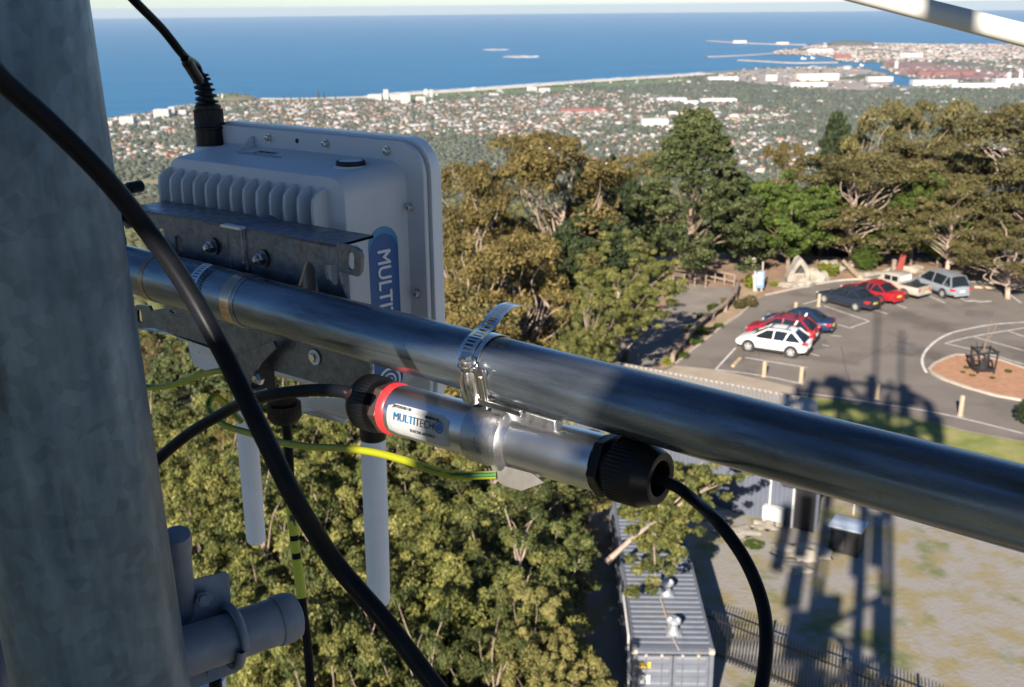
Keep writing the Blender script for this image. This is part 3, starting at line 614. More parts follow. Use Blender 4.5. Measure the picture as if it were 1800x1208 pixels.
# stone monument
M_stone = mat('monument_stone', (.33, .30, .25), .9, var=(.20, .18, .15), vscale=1.6, vdetail=8, bump=.8, bscale=4)
q = G(1401, 498); t = thing('stone_monument', 'rough grey stone monument with a pointed top and a dark arched recess', 'monument', q)
ol = [(-1.05, 0), (-1.15, .6), (-.95, 1.25), (-.55, 1.9), (-.2, 2.45), (.05, 2.6), (.4, 2.35), (.85, 1.75), (1.05, 1.2), (1.05, .5), (.95, 0)]
hole = [(-.38, .25), (-.38, 1.15), (-.1, 1.6), (.12, 1.95), (.38, 1.6), (.62, 1.15), (.62, .25)]
X = (Vector((1, 0, 0)), Vector((0, 0, 1)), Vector((0, 1, 0)))
def ring_prism(mb_, outer, inner, o, ax, th):
    import mathutils
    polys = [[Vector((u, v, 0)) for u, v in outer], [Vector((u, v, 0)) for u, v in inner]]
    tr = tessellate_polygon(polys); al = outer+inner; n = len(al); o = Vector(o)
    vs = [o+ax[0]*u+ax[1]*v for u, v in al]+[o+ax[0]*u+ax[1]*v+ax[2]*th for u, v in al]
    fs = [tuple(t_) for t_ in tr]+[tuple(i+n for i in t_[::-1]) for t_ in tr]
    for base, poly in ((0, outer), (len(outer), inner)):
        m = len(poly)
        for i in range(m): j = (i+1) % m; fs.append((base+i, base+j, base+j+n, base+i+n))
    return mb_.add(vs, fs)
ol = [(u*.8, v*.8) for u, v in ol]; hole = [(u*.8, v*.8) for u, v in hole]
b = MB(); ring_prism(b, ol, hole, q+Vector((0, -.35, 0)), X, .7); o = b.build('surround', M_stone, t, smooth=False, bevel=.08)
MB().box(q+Vector((.10, .22, .76)), (.8, .1, 1.2)).build('back_slab', M_darkm, t, smooth=False)
MB().box(q+Vector((.10, -.1, .48)), (.74, .12, .68)).build('plaque', mat('plaque_stone', (.33, .28, .22), .8), t, smooth=False)
MB().box(q+Vector((.10, -.17, .48)), (.58, .03, .48)).build('plaque_text_panel', mat('plaque_bronze', (.22, .18, .14), .6), t, smooth=False)
for (x, y, r, lb) in ((1432, 493, (.95, .8, .75), 'large pale boulder against the right foot of the stone monument'), (1388, 503, (.8, .5, .35), 'low flat rock at the left foot of the stone monument'), (1412, 503, (.8, .5, .4), 'low flat rock in front of the stone monument'), (1463, 474, (1.0, .8, .7), 'rounded pale boulder behind the yellow shrub'),
                      (1595, 477, (1.5, .6, .45), 'long pale boulder right of the red sculpture'), (1540, 484, (1.8, .5, .28), 'long low rock left of the red sculpture'), (1392, 968, (.8, .55, .2), 'flat pale rock beside the building corner'), (1345, 925, (.5, .4, .2), 'small pale rock in the grass below the air conditioner'),
                      (1400, 1000, (.6, .45, .15), 'pale rock slab left of the equipment cabinet'), (1300, 935, (.8, .5, .15), 'sunlit flat rock left of the small pale one'), (1255, 905, (.9, .6, .2), 'pale rock close to the branch over the container'), (1420, 975, (.8, .6, .35), 'grey rock against the corner of the equipment cabinet')):
    q = G(x, y); MB().blob(q, r, 3, x, .35, 1.6, flat=0).build('boulder', M_stone, label=lb, cat='boulder', group='pale boulders')
# fallen log by the ute
p, q = gw([(1482, 470), (1512, 493)]); MB().tube(smoothline([p+Vector((0, 0, .5)), (p+q)/2+Vector((0, 0, .3)), q+Vector((0, 0, .18))], 4), [.16]*4+[.2]*5, 8).build('fallen_log', M_timber, label='pale fallen log lying on the leaf litter behind the car park', cat='log')
# red sculpture
M_redst = mat('red_painted_steel', (.28, .045, .035), .6, var=(.20, .04, .03), vscale=2)
q = G(1577, 490); t = thing('red_sculpture', 'red pointed steel sculpture with a pale disc behind the tan ute', 'sculpture', q)
MB().prism([(-.75, 0), (.35, 0), (.55, 2.0), (.22, 2.1), (-.1, .9), (-.7, .45)], q, X, .3).build('blade', M_redst, t, smooth=False, bevel=.03)
MB().box(q+Vector((-.35, .1, .9)), (.3, .2, 1.3)).build('rust_brace', M_log, t, smooth=False)
MB().cyl(q+Vector((0, -.02, .5)), q+Vector((0, -.1, .5)), .2, n=18).build('disc', M_pale, t)
# tree guard with bare sapling
q = G(1726, 655); t = thing('tree_guard', 'black slatted steel tree guard on the mulched island', 'tree guard', q)
hw = .48
for i, (sx_, sy_) in enumerate(((-1, -1), (1, -1), (1, 1), (-1, 1))):
    MB().bar(q+Vector((sx_*hw, sy_*hw, .08)), q+Vector((sx_*hw*1.15, sy_*hw*1.15, 1.5)), .09, .09).build('post', M_black, t, smooth=False)
for z, k in ((.32, 1.02), (1.38, 1.13)):
    for a_, b_ in (((-1, -1), (1, -1)), ((1, -1), (1, 1)), ((1, 1), (-1, 1)), ((-1, 1), (-1, -1))):
        MB().bar(q+Vector((a_[0]*hw*k, a_[1]*hw*k, z)), q+Vector((b_[0]*hw*k, b_[1]*hw*k, z)), .09, .10).build('rail', M_black, t, smooth=False)
for k in range(5):
    u = -hw*.9+k*hw*.45
    MB().bar(q+Vector((-.55, u*.7, .2)), q+Vector((-.72, u*.7, 1.05)), .07, .05).build('slat', M_black, t, smooth=False)
    MB().bar(q+Vector((u*.55, -.3+.1*(k % 2), .15)), q+Vector((u*.5, -.25, 1.0+.1*(k % 2))), .07, .05).build('slat', M_black, t, smooth=False)
M_twig = mat('bare_bark', (.17, .12, .09), .9)
t2 = thing('sapling', 'bare leafless sapling growing out of the black tree guard', 'tree', q)
MB().tube(smoothline([q, q+Vector((.02, 0, .9)), q+Vector((0, .1, 1.6)), q+Vector((.1, .1, 2.0)), q+Vector((.35, .1, 2.35)), q+Vector((.6, .15, 3.0))], 4), list(np.linspace(.06, .02, 21)), 6).build('trunk', M_twig, t2)
MB().tube([q+Vector((.1, .1, 1.95)), q+Vector((.12, .1, 2.6)), q+Vector((.2, .1, 3.3))], [.035, .025, .012], 6).build('branch', M_twig, t2)

# ============================================================ BUILDING, CONTAINER, FENCE
M_corr = mat('slate_blue_cladding', (.10, .112, .145), .55, var=(.088, .10, .13), vscale=1.5)
M_roofm = mat('pale_corrugated_roof', (.34, .31, .27), .55, var=(.29, .265, .23), vscale=.8, metal=.0)
Ux = Vector((.838, -.546, 0)); Nx = Vector((-.546, -.838, 0))   # along the wall; out of the near wall
Dv = Vector((.20, .98, 0)).normalized(); C0 = Vector((12.6, 39.5, 0))                                 # near right corner
t = thing('amenities_building', 'long low building with slate blue ribbed walls and a pale corrugated roof', 'building', C0)
LEN = 17.0; WID = 7.9; HH = 2.75
A = C0 - Ux*LEN; B = C0.copy(); Cc = C0 + Dv*WID; D = A + Dv*WID
AXW = (Ux, Vector((0, 0, 1)), Nx)
MB().prism([(p_.x, p_.y) for p_ in (A, B, Cc, D)], (0, 0, 0), (Vector((1, 0, 0)), Vector((0, 1, 0)), Vector((0, 0, 1))), HH).build('wall', M_corr, t, smooth=False)
b = MB()
for k in range(int(LEN/.2)):
    MB_ = b.box(A+Ux*(k*.2+.1)+Nx*.02+Vector((0, 0, HH/2)), (.05, .04, HH-.1), (Ux, Nx, Vector((0, 0, 1))))
b.build('wall_ribs', M_corr, t, smooth=False, kind='stuff')
b = MB(); n = 180                                           # corrugated roof, pitched down to the near side
ov = .35; zf, zn = HH+.12, HH+.02
vs = []; fs = []
for k in range(n+1):
    u = -ov+(LEN+2*ov)*k/n; dz = .03 if k % 2 else 0
    for v, zz in ((-ov, zn), (WID+ov, zf)): vs.append(A+Ux*u+Dv*v+Vector((0, 0, zz+dz)))
for k in range(n): fs.append((2*k, 2*k+2, 2*k+3, 2*k+1))
b.add(vs, fs); b.build('roof', M_roofm, t, smooth=False)
MB().bar(D-Ux*ov+Dv*(ov+.06)+Vector((0, 0, zf-.04)), Cc+Ux*ov+Dv*(ov+.06)+Vector((0, 0, zf-.04)), .1, .12).build('gutter', M_kerb, t, smooth=False)
b = MB()
for k in range(60): b.box(D+Ux*(k*.28)+Dv*(ov-.12)+Vector((0, 0, zf+.05)), (.12, .16, .05), (Ux, Nx, Vector((0, 0, 1))))
b.build('ridge_caps', M_kerb, t, smooth=False, kind='stuff')
MB().box((D+Cc)/2-Dv*(.08)+Vector((0, 0, HH-.05)), (LEN, .1, .3), (Ux, Nx, Vector((0, 0, 1)))).build('fascia', M_corr, t, smooth=False)
for u, lb in ((LEN-2.05, 0), (LEN-1.05, 0)):
    q = A+Ux*u+Nx*.1; MB().cyl(q, q+Vector((0, 0, HH)), .045, n=8).build('downpipe', M_white, t)
q = A+Ux*(LEN-.55)+Nx*.03; MB().box(q+Vector((0, 0, 1.05)), (.85, .08, 2.1), (Ux, Nx, Vector((0, 0, 1)))).build('door', M_black, t, smooth=False)
MB().box(A+Ux*(LEN-.55)+Nx*.5+Vector((0, 0, 2.3)), (1.6, 1.0, .08), (Ux, Nx, Vector((0, 0, 1)))).build('awning', M_darkm, t, smooth=False)
# air conditioner
u_ = min((abs(900+(CR.transposed() @ (A+Ux*(k*.05)-CLOC)).x/-(CR.transposed() @ (A+Ux*(k*.05)-CLOC)).z*FPX-1362), k*.05) for k in range(340))[1]; q = A+Ux*u_+Nx*.28
tt = thing('air_conditioner', 'white outdoor air conditioner unit on the slate blue wall', 'air conditioner', q)
qq = q+Vector((0, 0, .55))
MB().box(qq, (.86, .32, .58), (Ux, Nx, Vector((0, 0, 1)))).build('casing', M_white, tt, bevel=.02)
MB().lathe(qq+Ux*-.12+Nx*.165, Nx, [(0, .22), (.012, .20)], 20).build('fan_grille', mat('grille_grey', (.45, .44, .42), .6), tt)
for s_ in (-1, 1): MB().bar(q+Ux*.3*s_, q+Ux*.3*s_+Vector((0, 0, .26)), .05, .3).build('foot', M_kerb, tt, smooth=False)
# cabinet with flat top
q = G(1487, 966); t = thing('equipment_cabinet', 'pale blue topped equipment cabinet by the building corner in the tower shadow', 'cabinet', q, -.55)
MB().box((0, 0, .55), (1.15, .9, 1.1)).build('body', M_black, t, world=False, smooth=False)
MB().box((0, 0, 1.13), (1.3, 1.05, .07)).build('lid', mat('pale_blue_steel', (.36, .42, .50), .45), t, world=False, smooth=False)
MB().box((-.2, -.48, .55), (.4, .03, .7)).build('door', M_darkm, t, world=False, smooth=False)
q = G(1500, 905); t = thing('satellite_dish', 'small pale dish lying against the building behind the cabinet', 'dish', q)
MB().lathe(q+Vector((0, 0, 1.3)), Vector((.3, -.6, .6)), [(0, .03), (.03, .3), (.09, .5), (.1, .5)], 20, cap=False).build('reflector', M_white, t); MB().cyl(q, q+Vector((0, 0, 1.3)), .04, n=8).build('post', M_kerb, t)
# ---- shipping container
M_cont = mat('container_paint', (.13, .145, .175), .5, var=(.11, .122, .15), vscale=2.0, vdetail=8, rvar=.1, var2=(.17, .15, .14), v2scale=1.1, v2stops=(.58, .75))
M_seal = mat('door_seal', (.03, .03, .035), .7)
CW, CL, CH = 2.44, 12.19, 2.6
q = Vector((3.52, 27.36, 0)); cdir = math.atan2(-.09, 2.47)
t = thing('shipping_container', 'grey steel shipping container with two roof vents below the tower', 'shipping container', q, cdir)
def lb_(c, s): return MB().box(c, s)
o = lb_((CW/2, CL/2, .09), (CW-.1, CL-.1, .14)).build('floor_frame', M_darkm, t, smooth=False, world=False)
def corr_panel(o, ua, va, na_, L, W, pitch=.28, dep=.036):       # trapezoid corrugation running across va
    b = MB(); n = int(L/pitch); pitch = L/n; vs = []; fs = []
    prof = [(0, 0), (.28, 0), (.42, 1), (.72, 1), (.86, 0)]
    us = [(k+f)*pitch for k in range(n) for f, _ in prof]+[L]; ds = [d*dep for k in range(n) for _, d in prof]+[0]
    for u_, d_ in zip(us, ds):
        for v_ in (0, W): vs.append(Vector(o)+ua*u_+va*v_-na_*d_)
    for k in range(len(us)-1): fs.append((2*k, 2*k+2, 2*k+3, 2*k+1))
    return b.add(vs, fs)
e1, e2, e3 = Vector((1, 0, 0)), Vector((0, 1, 0)), Vector((0, 0, 1))
corr_panel((.06, .25, CH-.015), e2, e1, e3, CL-.5, CW-.12).build('roof_sheet', M_cont, t, smooth=False, world=False)
corr_panel((CW-.03, .12, .16), e2, e3, e1, CL-.24, CH-.25).build('side_wall', M_cont, t, smooth=False, world=False)
corr_panel((.03, .12, .16), e2, e3, -e1, CL-.24, CH-.25).build('side_wall', M_cont, t, smooth=False, world=False)
lb_((CW/2, .18, CH-.02), (CW-.12, .2, .03)).build('roof_header', M_cont, t, smooth=False, world=False)
lb_((CW/2, CL-.1, CH/2), (CW-.12, .05, CH-.2)).build('rear_wall', M_cont, t, smooth=False, world=False)
for x_ in (.04, CW-.04):
    lb_((x_, CL/2, CH-.03), (.08, CL-.2, .08)).build('roof_rail', M_cont, t, smooth=False, world=False)
    for y_ in (.07, CL-.07):
        lb_((x_+(.03 if x_ < 1 else -.03), y_, CH/2), (.13, .13, CH-.3)).build('corner_post', M_cont, t, smooth=False, world=False)
        for z_ in (.06, CH-.06): lb_((x_+(.03 if x_ < 1 else -.03), y_, z_), (.17, .18, .13)).build('corner_casting', M_kerb if z_ > 1 else M_cont, t, bevel=.01, world=False)
lb_((CW/2, .05, CH-.07), (CW-.3, .10, .10)).build('door_header', M_cont, t, smooth=False, world=False)
for i in range(2):
    x0 = .14+i*1.09; d = lb_((x0+.535, .045, 1.28), (1.05, .05, 2.24)).build('door', M_cont, t, smooth=False, world=False)
    for k in range(5): MB().prism([(0, 0), (.05, -.04), (.2, -.04), (.25, 0)], (x0+.08, .02, .35+k*.44), (Vector((0, 0, 1)), Vector((0, 1, 0)), Vector((1, 0, 0))), .9).build('pressed_rib', M_cont, d, smooth=False, world=False)
    for k in (.27, .74):
        MB().cyl((x0+k, -.02, .2), (x0+k, -.02, 2.5), .018, n=6).build('lock_rod', M_kerb if 0 else M_cont, d, world=False)
        for z_ in (.5, 1.2, 2.44): lb_((x0+k, -.02, z_), (.08, .05, .07)).build('rod_bracket', M_kerb, d, smooth=False, world=False)
    lb_((x0+1.0, -.03, 1.1), (.06, .05, .18)).build('handle', M_darkm, d, smooth=False, world=False)
lb_((CW/2, .03, 1.28), (.035, .04, 2.3)).build('door_seal', M_seal, t, smooth=False, world=False)
M_yel = mat('yellow_sticker', (.72, .50, .06), .5); M_txt = mat('sticker_print', (.15, .13, .05), .6)
st = lb_((.38, -.024, 2.1), (.34, .006, .2)).build('sticker', M_yel, t, smooth=False, world=False)
lb_((.38, -.024, 1.6), (.34, .006, .3)).build('white_notice', M_white, t, smooth=False, world=False)
def text(body, size, M, mat_, parent, name='lettering', extrude=.0004, align='LEFT', bend=None, off=0, sx=1.0, bold=0.0):
    cu = bpy.data.curves.new(name, 'FONT'); cu.body = body; cu.size = size; cu.align_x = align; cu.extrude = extrude; cu.resolution_u = 3; cu.offset = bold
    tmp = bpy.data.objects.new('tmp_text', cu); COL.objects.link(tmp)
    dg = bpy.context.evaluated_depsgraph_get(); me = bpy.data.meshes.new_from_object(tmp.evaluated_get(dg)); bpy.data.objects.remove(tmp)
    me.name = name
    for v in me.vertices:
        c = v.co.copy(); c.x *= sx
        v.co = bend(c) if bend else (M @ c)
    me.materials.clear(); me.materials.append(mat_)
    root = parent
    while root.parent is not None: root = root.parent
    me.transform(local(root)) if bend is None and M is not None and M.get('world', False) else None
    o = put(name, me, parent); return o
class MM(Matrix): pass
def text_at(body, size, o, ux, uy, mat_, parent, name='lettering', world=True, **kw):
    ux = Vector(ux).normalized(); uy = Vector(uy).normalized(); uz = ux.cross(uy); o = Vector(o)
    root = parent
    while root.parent is not None: root = root.parent
    ml = local(root) if world else Matrix.Identity(4)
    sc = kw.pop('curve', None)
    def f(c):
        p = sc(c) if sc else o+ux*c.x+uy*c.y+uz*c.z
        return ml @ p
    return text(body, size, None, mat_, parent, name, bend=f, **kw)
text_at('Royalwolf', .068, (.24, -.029, 2.08), (1, 0, 0), (0, 0, 1), M_txt, t, world=False)
# conduit on the left edge and cable over the roof
MB().tube([(-.1, -.05, 0), (-.1, -.05, 1.7), (-.1, .1, 2.2), (-.08, .6, 2.72), (-.08, 3.0, 2.72)], .035, 8).build('conduit', M_white, t, world=False)
MB().tube(smoothline([(1.38, .05, CH), (1.3, .5, CH+.02), (1.25, 1.0, CH+.03), (1.18, 2.1, CH+.02), (1.12, 2.9, CH+.03)], 5), .018, 6).build('roof_cable', mat('pinkish_cable', (.5, .38, .3), .6), t, world=False)
M_galv0 = mat('bright_galvanised_vent', (.62, .64, .66), .35, metal=.7)
for (px_, py_, lb) in ((1172, 1035, 'round galvanised vent on the container roof, farther from the doors'), (1184, 1103, 'round galvanised vent on the container roof, nearer the doors')):
    q = G(px_, py_+9, 2.6); v = thing('roof_vent', lb, 'vent', q, cdir, 'turbine vents on the container')
    MB().box((0, 0, .01), (.46, .44, .03)).build('base_plate', M_galv0, v, smooth=False, world=False)
    MB().lathe((0, 0, .02), (0, 0, 1), [(0, .18), (.22, .11), (.3, .11)], 20).build('throat', M_galv0, v, world=False)
    hd = MB().lathe((0, 0, .30), (0, 0, 1), [(0, .12), (.03, .17), (.10, .205), (.17, .19), (.22, .12), (.24, .03)], 24).build('turbine_head', M_galv0, v, world=False)
    for k in range(16):
        a_ = 2*math.pi*k/16; c_, s_ = math.cos(a_), math.sin(a_)
        MB().tube([(c_*.15, s_*.15, .315), (c_*.212, s_*.212, .40), (c_*.195, s_*.195, .47), (c_*.1, s_*.1, .53)], .008, 4).build('vane', M_galv0, hd, world=False)
# ---- palisade fence
fpts = [Vector((3.5, 32.9, 0)), Vector((6.44, 30.84, 0)), Vector((8.3, 29.33, 0)), Vector((13.3, 25.2, 0))]
fpts = [Vector((6.15, 31.07, 0)), Vector((13.6, 24.9, 0))]
t = thing('steel_fence', 'black steel picket fence running down past the container to the lower right', 'fence', fpts[0])
a, b_ = fpts; L = (b_-a).length; dv = (b_-a)/L
npk = int(L/.115); m_pick = None
for k in range(npk+1):
    p = a+dv*(k*L/npk)
    if k % 22 == 0:
        MB().box(p+Vector((0, 0, .95)), (.075, .075, 1.9), (dv, Vector((-dv.y, dv.x, 0)), e3)).build('post', M_black, t, smooth=False); continue
    if m_pick is None:
        o = MB().box(Vector(a)+Vector((0, 0, .95)), (.028, .028, 1.7), (dv, Vector((-dv.y, dv.x, 0)), e3))
        o.add([a+dv*x_+Vector((-dv.y, dv.x, 0))*y_+Vector((0, 0, 1.8)) for x_, y_ in ((-.014, -.014), (.014, -.014), (.014, .014), (-.014, .014))]+[a+Vector((0, 0, 1.9))], [(0, 1, 4), (1, 2, 4), (2, 3, 4), (3, 0, 4)])
        o = o.build('picket', M_black, t, smooth=False); m_pick = o.data
    else: o = put('picket', m_pick, t)
    o.location = p-a
for z in (.25, 1.55): MB().bar(a+Vector((0, 0, z)), b_+Vector((0, 0, z)), .05, .04).build('rail', M_black, t, smooth=False)
# ============================================================ CARS
M_tyre = mat('tyre_rubber', (.02, .02, .02), .85); M_rim = mat('alloy_rim', (.62, .62, .62), .35, metal=.6); M_glass = mat('car_glass', (.012, .016, .02), .06, spec=.8)
M_tail = mat('red_tail_lamp', (.45, .02, .02), .2); M_lamp = mat('clear_head_lamp', (.6, .62, .64), .1); M_plate = mat('yellow_number_plate', (.70, .50, .06), .5); M_trim = mat('black_plastic_trim', (.02, .02, .022), .6)
M_platew = mat('white_number_plate', (.68, .68, .66), .5)
def paint(n, c, r=.3): return mat(n, c, r, spec=.6, coat=.6)
def loft(secs, closed=True):                                # sections: lists of points with the same count
    b = MB(); n = len(secs[0]); vs = [p for s_ in secs for p in s_]; fs = []
    for i in range(len(secs)-1):
        for k in range(n-1): fs.append((i*n+k, (i+1)*n+k, (i+1)*n+k+1, i*n+k+1))
    if closed: fs.append(tuple(range(n))); fs.append(tuple((len(secs)-1)*n+k for k in range(n-1, -1, -1)))
    return b.add(vs, fs)
def car(label, kind, pm, front, rear, rail=False, group=None):
    # front / rear: ground points under the near-side wheels; the car's nose lies towards front
    wb = (front-rear).length; f = (front-rear).normalized(); rz = math.atan2(f.y, f.x)
    side = Vector((-f.y, f.x, 0)); W = .92 if kind != 'sedan' else .90
    near = -1 if side.dot(CLOC-front) > 0 else 1
    mid = (front+rear)/2 + side*near*(W-.06)
    spec = {'suv': dict(L=4.6, H=1.63, hood=.98, belt=1.04, nose=.62, wsb=1.22, wst=.30, rt=-1.42, rb=-2.12, tail=1.02, tz=.95, r=.36, wb=2.7),
            'sedan': dict(L=4.75, H=1.45, hood=.86, belt=.92, nose=.58, wsb=1.05, wst=.25, rt=-1.0, rb=-1.85, tail=.98, tz=.80, r=.33, wb=2.75),
            'wagon': dict(L=4.9, H=1.75, hood=.98, belt=1.0, nose=.65, wsb=1.45, wst=.55, rt=-1.85, rb=-2.28, tail=1.0, tz=.8, r=.34, wb=2.85)}[kind]
    h = spec['L']/2; t = thing('parked_car', label, 'car', (mid.x, mid.y, .012), rz, group)
    # lower body stations from rear (-h) to front (+h): x, zbottom, ztop, halfwidth
    st_ = [(-h, .48, spec['tail']-.12, W*.80), (-h+.10, .34, spec['tail']-.01, W*.90), (-h+.45, .26, spec['tail'], W*.97), (spec['rb']+.35 if kind == 'sedan' else -h+.8, .24, spec['belt']+.02, W), (-.6, .22, spec['belt'], W), (.4, .22, spec['belt']-.02, W), (spec['wsb']+.05, .22, spec['belt']-.04, W*.99),
           (h-.75, .24, spec['hood']-.06, W*.96), (h-.28, .27, spec['hood']-.18, W*.90), (h-.06, .36, spec['nose']+.06, W*.80), (h, .44, spec['nose']-.04, W*.70)]
    secs = []
    for x, zb, zt, ww in st_:
        hgt = zt-zb
        half = [(0, zb), (ww*.86, zb), (ww*.98, zb+hgt*.18), (ww*1.0, zb+hgt*.45), (ww*.985, zb+hgt*.72), (ww*.93, zb+hgt*.90), (ww*.80, zt-.01), (ww*.4, zt+.015), (0, zt+.025)]
        secs.append([Vector((x, y, z)) for y, z in half]+[Vector((x, -y, z)) for y, z in half[-2::-1]])
    body = loft(secs).build('body', pm, t, ang=50, world=False)
    sm = body.modifiers.new('smooth', 'SUBSURF'); sm.levels = 1; sm.render_levels = 1
    # greenhouse
    H = spec['H']; bz = spec['belt']-.05
    gs = [(spec['rb'], bz, bz+.02, .86*W, .84*W), (spec['rt'], bz, H-.09, .92*W, .66*W), (spec['rt']+.5, bz, H-.045, .93*W, .69*W), (-.35, bz, H-.02, .93*W, .71*W), (spec['wst'], bz, H-.07, .93*W, .69*W), (spec['wsb'], bz, bz+.03, .90*W, .80*W)]
    secs = [[Vector((x, y0, zb)), Vector((x, y0*.5+y1*.5+.02, (zb+zt)/2)), Vector((x, y1, zt-.02)), Vector((x, y1*.55, zt+.01)), Vector((x, 0, zt+.02)), Vector((x, -y1*.55, zt+.01)), Vector((x, -y1, zt-.02)), Vector((x, -(y0*.5+y1*.5+.02), (zb+zt)/2)), Vector((x, -y0, zb))] for x, zb, zt, y0, y1 in gs]
    loft(secs).build('window_band', M_glass, t, ang=40, world=False)
    rs = [[Vector((x, y1*1.02, zt-.055)), Vector((x, y1*1.03, zt)), Vector((x, y1*.6, zt+.028)), Vector((x, 0, zt+.036)), Vector((x, -y1*.6, zt+.028)), Vector((x, -y1*1.03, zt)), Vector((x, -y1*1.02, zt-.055))] for x, zb, zt, y0, y1 in gs[1:-1]]
    rf = loft(rs).build('roof', pm, t, ang=50, world=False)
    for s_ in (-1, 1):
        def side_pt(x, z, k=.012):
            xs = [g[0] for g in gs]; y0 = np.interp(x, xs, [g[3] for g in gs]); y1 = np.interp(x, xs, [g[4] for g in gs]); zt = np.interp(x, xs, [g[2] for g in gs])
            a_ = min(1, max(0, (z-bz)/max(.05, zt-bz))); ym = y0*.5+y1*.5+.02
            y = (y0+(ym-y0)*a_*2) if a_ < .5 else ym+(y1-ym)*(a_-.5)*2
            return Vector((x, s_*(y+k), z))
        for (xa, xb, wd) in ((spec['wsb'], spec['wst'], .06), (-.15, -.22, .06), (spec['rb']+.12, spec['rt']+.02, .14 if kind != 'sedan' else .12), (spec['rt']+.55, spec['rt']+.30, .06)):
            zt = np.interp(xb, [g[0] for g in gs], [g[2] for g in gs])-.02
            pts_ = [side_pt(xa+(xb-xa)*q_, bz+(zt-bz)*q_) for q_ in (0, .5, 1)]
            b = MB()
            for k in range(2): b.bar(pts_[k], pts_[k+1], wd, .03, Vector((0, s_, 0)))
            b.build('pillar', pm, t, smooth=False, world=False)
        MB().box((spec['wsb']-.3, s_*(W+.06), bz+.1), (.14, .16, .12), taper=.8).build('mirror', pm, t, bevel=.02, world=False)
        for xw in (spec['wb']/2, -spec['wb']/2):
            r = spec['r']
            MB().lathe((xw, s_*(W-.10), r), (0, s_, 0), [(0, r+.085), (.11, r+.085), (.112, r+.04)], 24).build('wheel_arch', M_trim, t, world=False)
            wh = thing('wheel', None, None); wh.parent = t; KIDS.setdefault(t.name, []).append(wh)
            ty = MB().lathe((xw, s_*(W-.20), r), (0, s_, 0), [(0, r-.02), (.03, r), (.2, r), (.235, r-.03), (.225, r*.66)], 24).build('tyre', M_tyre, wh, world=False)
            rm = MB().lathe((xw, s_*(W+.01), r), (0, s_, 0), [(0, r*.66), (.02, r*.64), (.018, r*.56)], 24, cap=False)
            for k in range(5):
                a_ = 2*math.pi*k/5+.3; rm.bar(Vector((xw, s_*(W+.016), r)), Vector((xw+math.cos(a_)*r*.62, s_*(W+.02), r+math.sin(a_)*r*.62)), .10, .02, Vector((0, 1, 0)))
            rm.lathe((xw, s_*(W+.01), r), (0, s_, 0), [(0, r*.2), (.025, r*.14)], 12); rm.build('rim', M_rim, wh, world=False)
        tz = spec['tz']
        MB().box((-h+.17, s_*W*.80, tz), (.36, .30, .15), taper=.9).build('tail_lamp', M_tail, t, bevel=.02, world=False)
        MB().box((h-.26, s_*W*.66, spec['nose']+.02), (.36, .26, .10), taper=.8).build('headlight', M_lamp, t, bevel=.02, world=False)
        MB().bar((-spec['wb']/2+.5, s_*(W-.02), .30), (spec['wb']/2-.5, s_*(W-.02), .30), .05, .14).build('sill', M_trim, t, smooth=False, world=False)
        if rail: MB().bar((spec['rt']+.2, s_*W*.62, H+.06), (.35, s_*W*.62, H+.05), .035, .03).build('roof_rail', M_trim, t, smooth=False, world=False)
    if rail:
        for x in (-.9, .1): MB().bar((x, -W*.66, H+.09), (x, W*.66, H+.09), .06, .03).build('roof_bar', M_trim, t, smooth=False, world=False)
    MB().box((-h-.005, 0, .66), (.03, .42, .13)).build('number_plate', M_plate if kind == 'sedan' else M_platew, t, smooth=False, world=False)
    MB().box((-h+.03, 0, .40), (.12, W*1.45, .2)).build('rear_bumper', M_trim if kind == 'suv' else pm, t, bevel=.03, world=False)
    return t
P_white = paint('white_car_paint', (.78, .78, .76)); P_red = paint('crimson_car_paint', (.26, .012, .03)); P_blue = paint('dark_blue_car_paint', (.012, .028, .075)); P_navy = paint('near_black_car_paint', (.016, .022, .038))
P_red2 = paint('red_car_paint', (.30, .012, .02)); P_silver = paint('silver_car_paint', (.22, .245, .275)); P_tan = paint('tan_ute_paint', (.34, .31, .26), .4)
g = 'cars in the lookout car park'
f1, r1 = G(1315, 618), G(1388, 629); d1 = (f1-r1).normalized(); r1 = f1-d1*2.7
s1 = Vector((-d1.y, d1.x, 0)); s1 = s1 if s1.y > 0 else -s1
car('white SUV with roof bars, nearest car of the front row', 'suv', P_white, f1, r1, True, g)
car('crimson SUV between the white SUV and the blue sedan', 'suv', P_red, f1+s1*2.75+d1*.25, r1+s1*2.75+d1*.25, True, g)
car('dark blue sedan farthest in the front row beyond the crimson SUV', 'sedan', P_blue, f1+s1*5.4-d1*.1, r1+s1*5.4-d1*.1, False, g)
f2, r2 = G(1449, 533), G(1502, 547); d2 = (f2-r2).normalized(); r2 = f2-d2*2.75
s2 = Vector((-d2.y, d2.x, 0)); s2 = s2 if s2.y > 0 else -s2
car('near black sedan at the left end of the back row beside a bollard', 'sedan', P_navy, f2, r2, False, g)
car('red sedan between the near black sedan and the tan ute', 'sedan', P_red2, f2+s2*2.9+d2*.1, r2+s2*2.9+d2*.1, False, g)
f4 = G(1612, 508); r4 = G(1645, 520); d4 = (f4-r4).normalized(); r4 = f4-d4*2.85
car('silver wagon at the right end of the back row', 'wagon', P_silver, f4, r4, False, g)
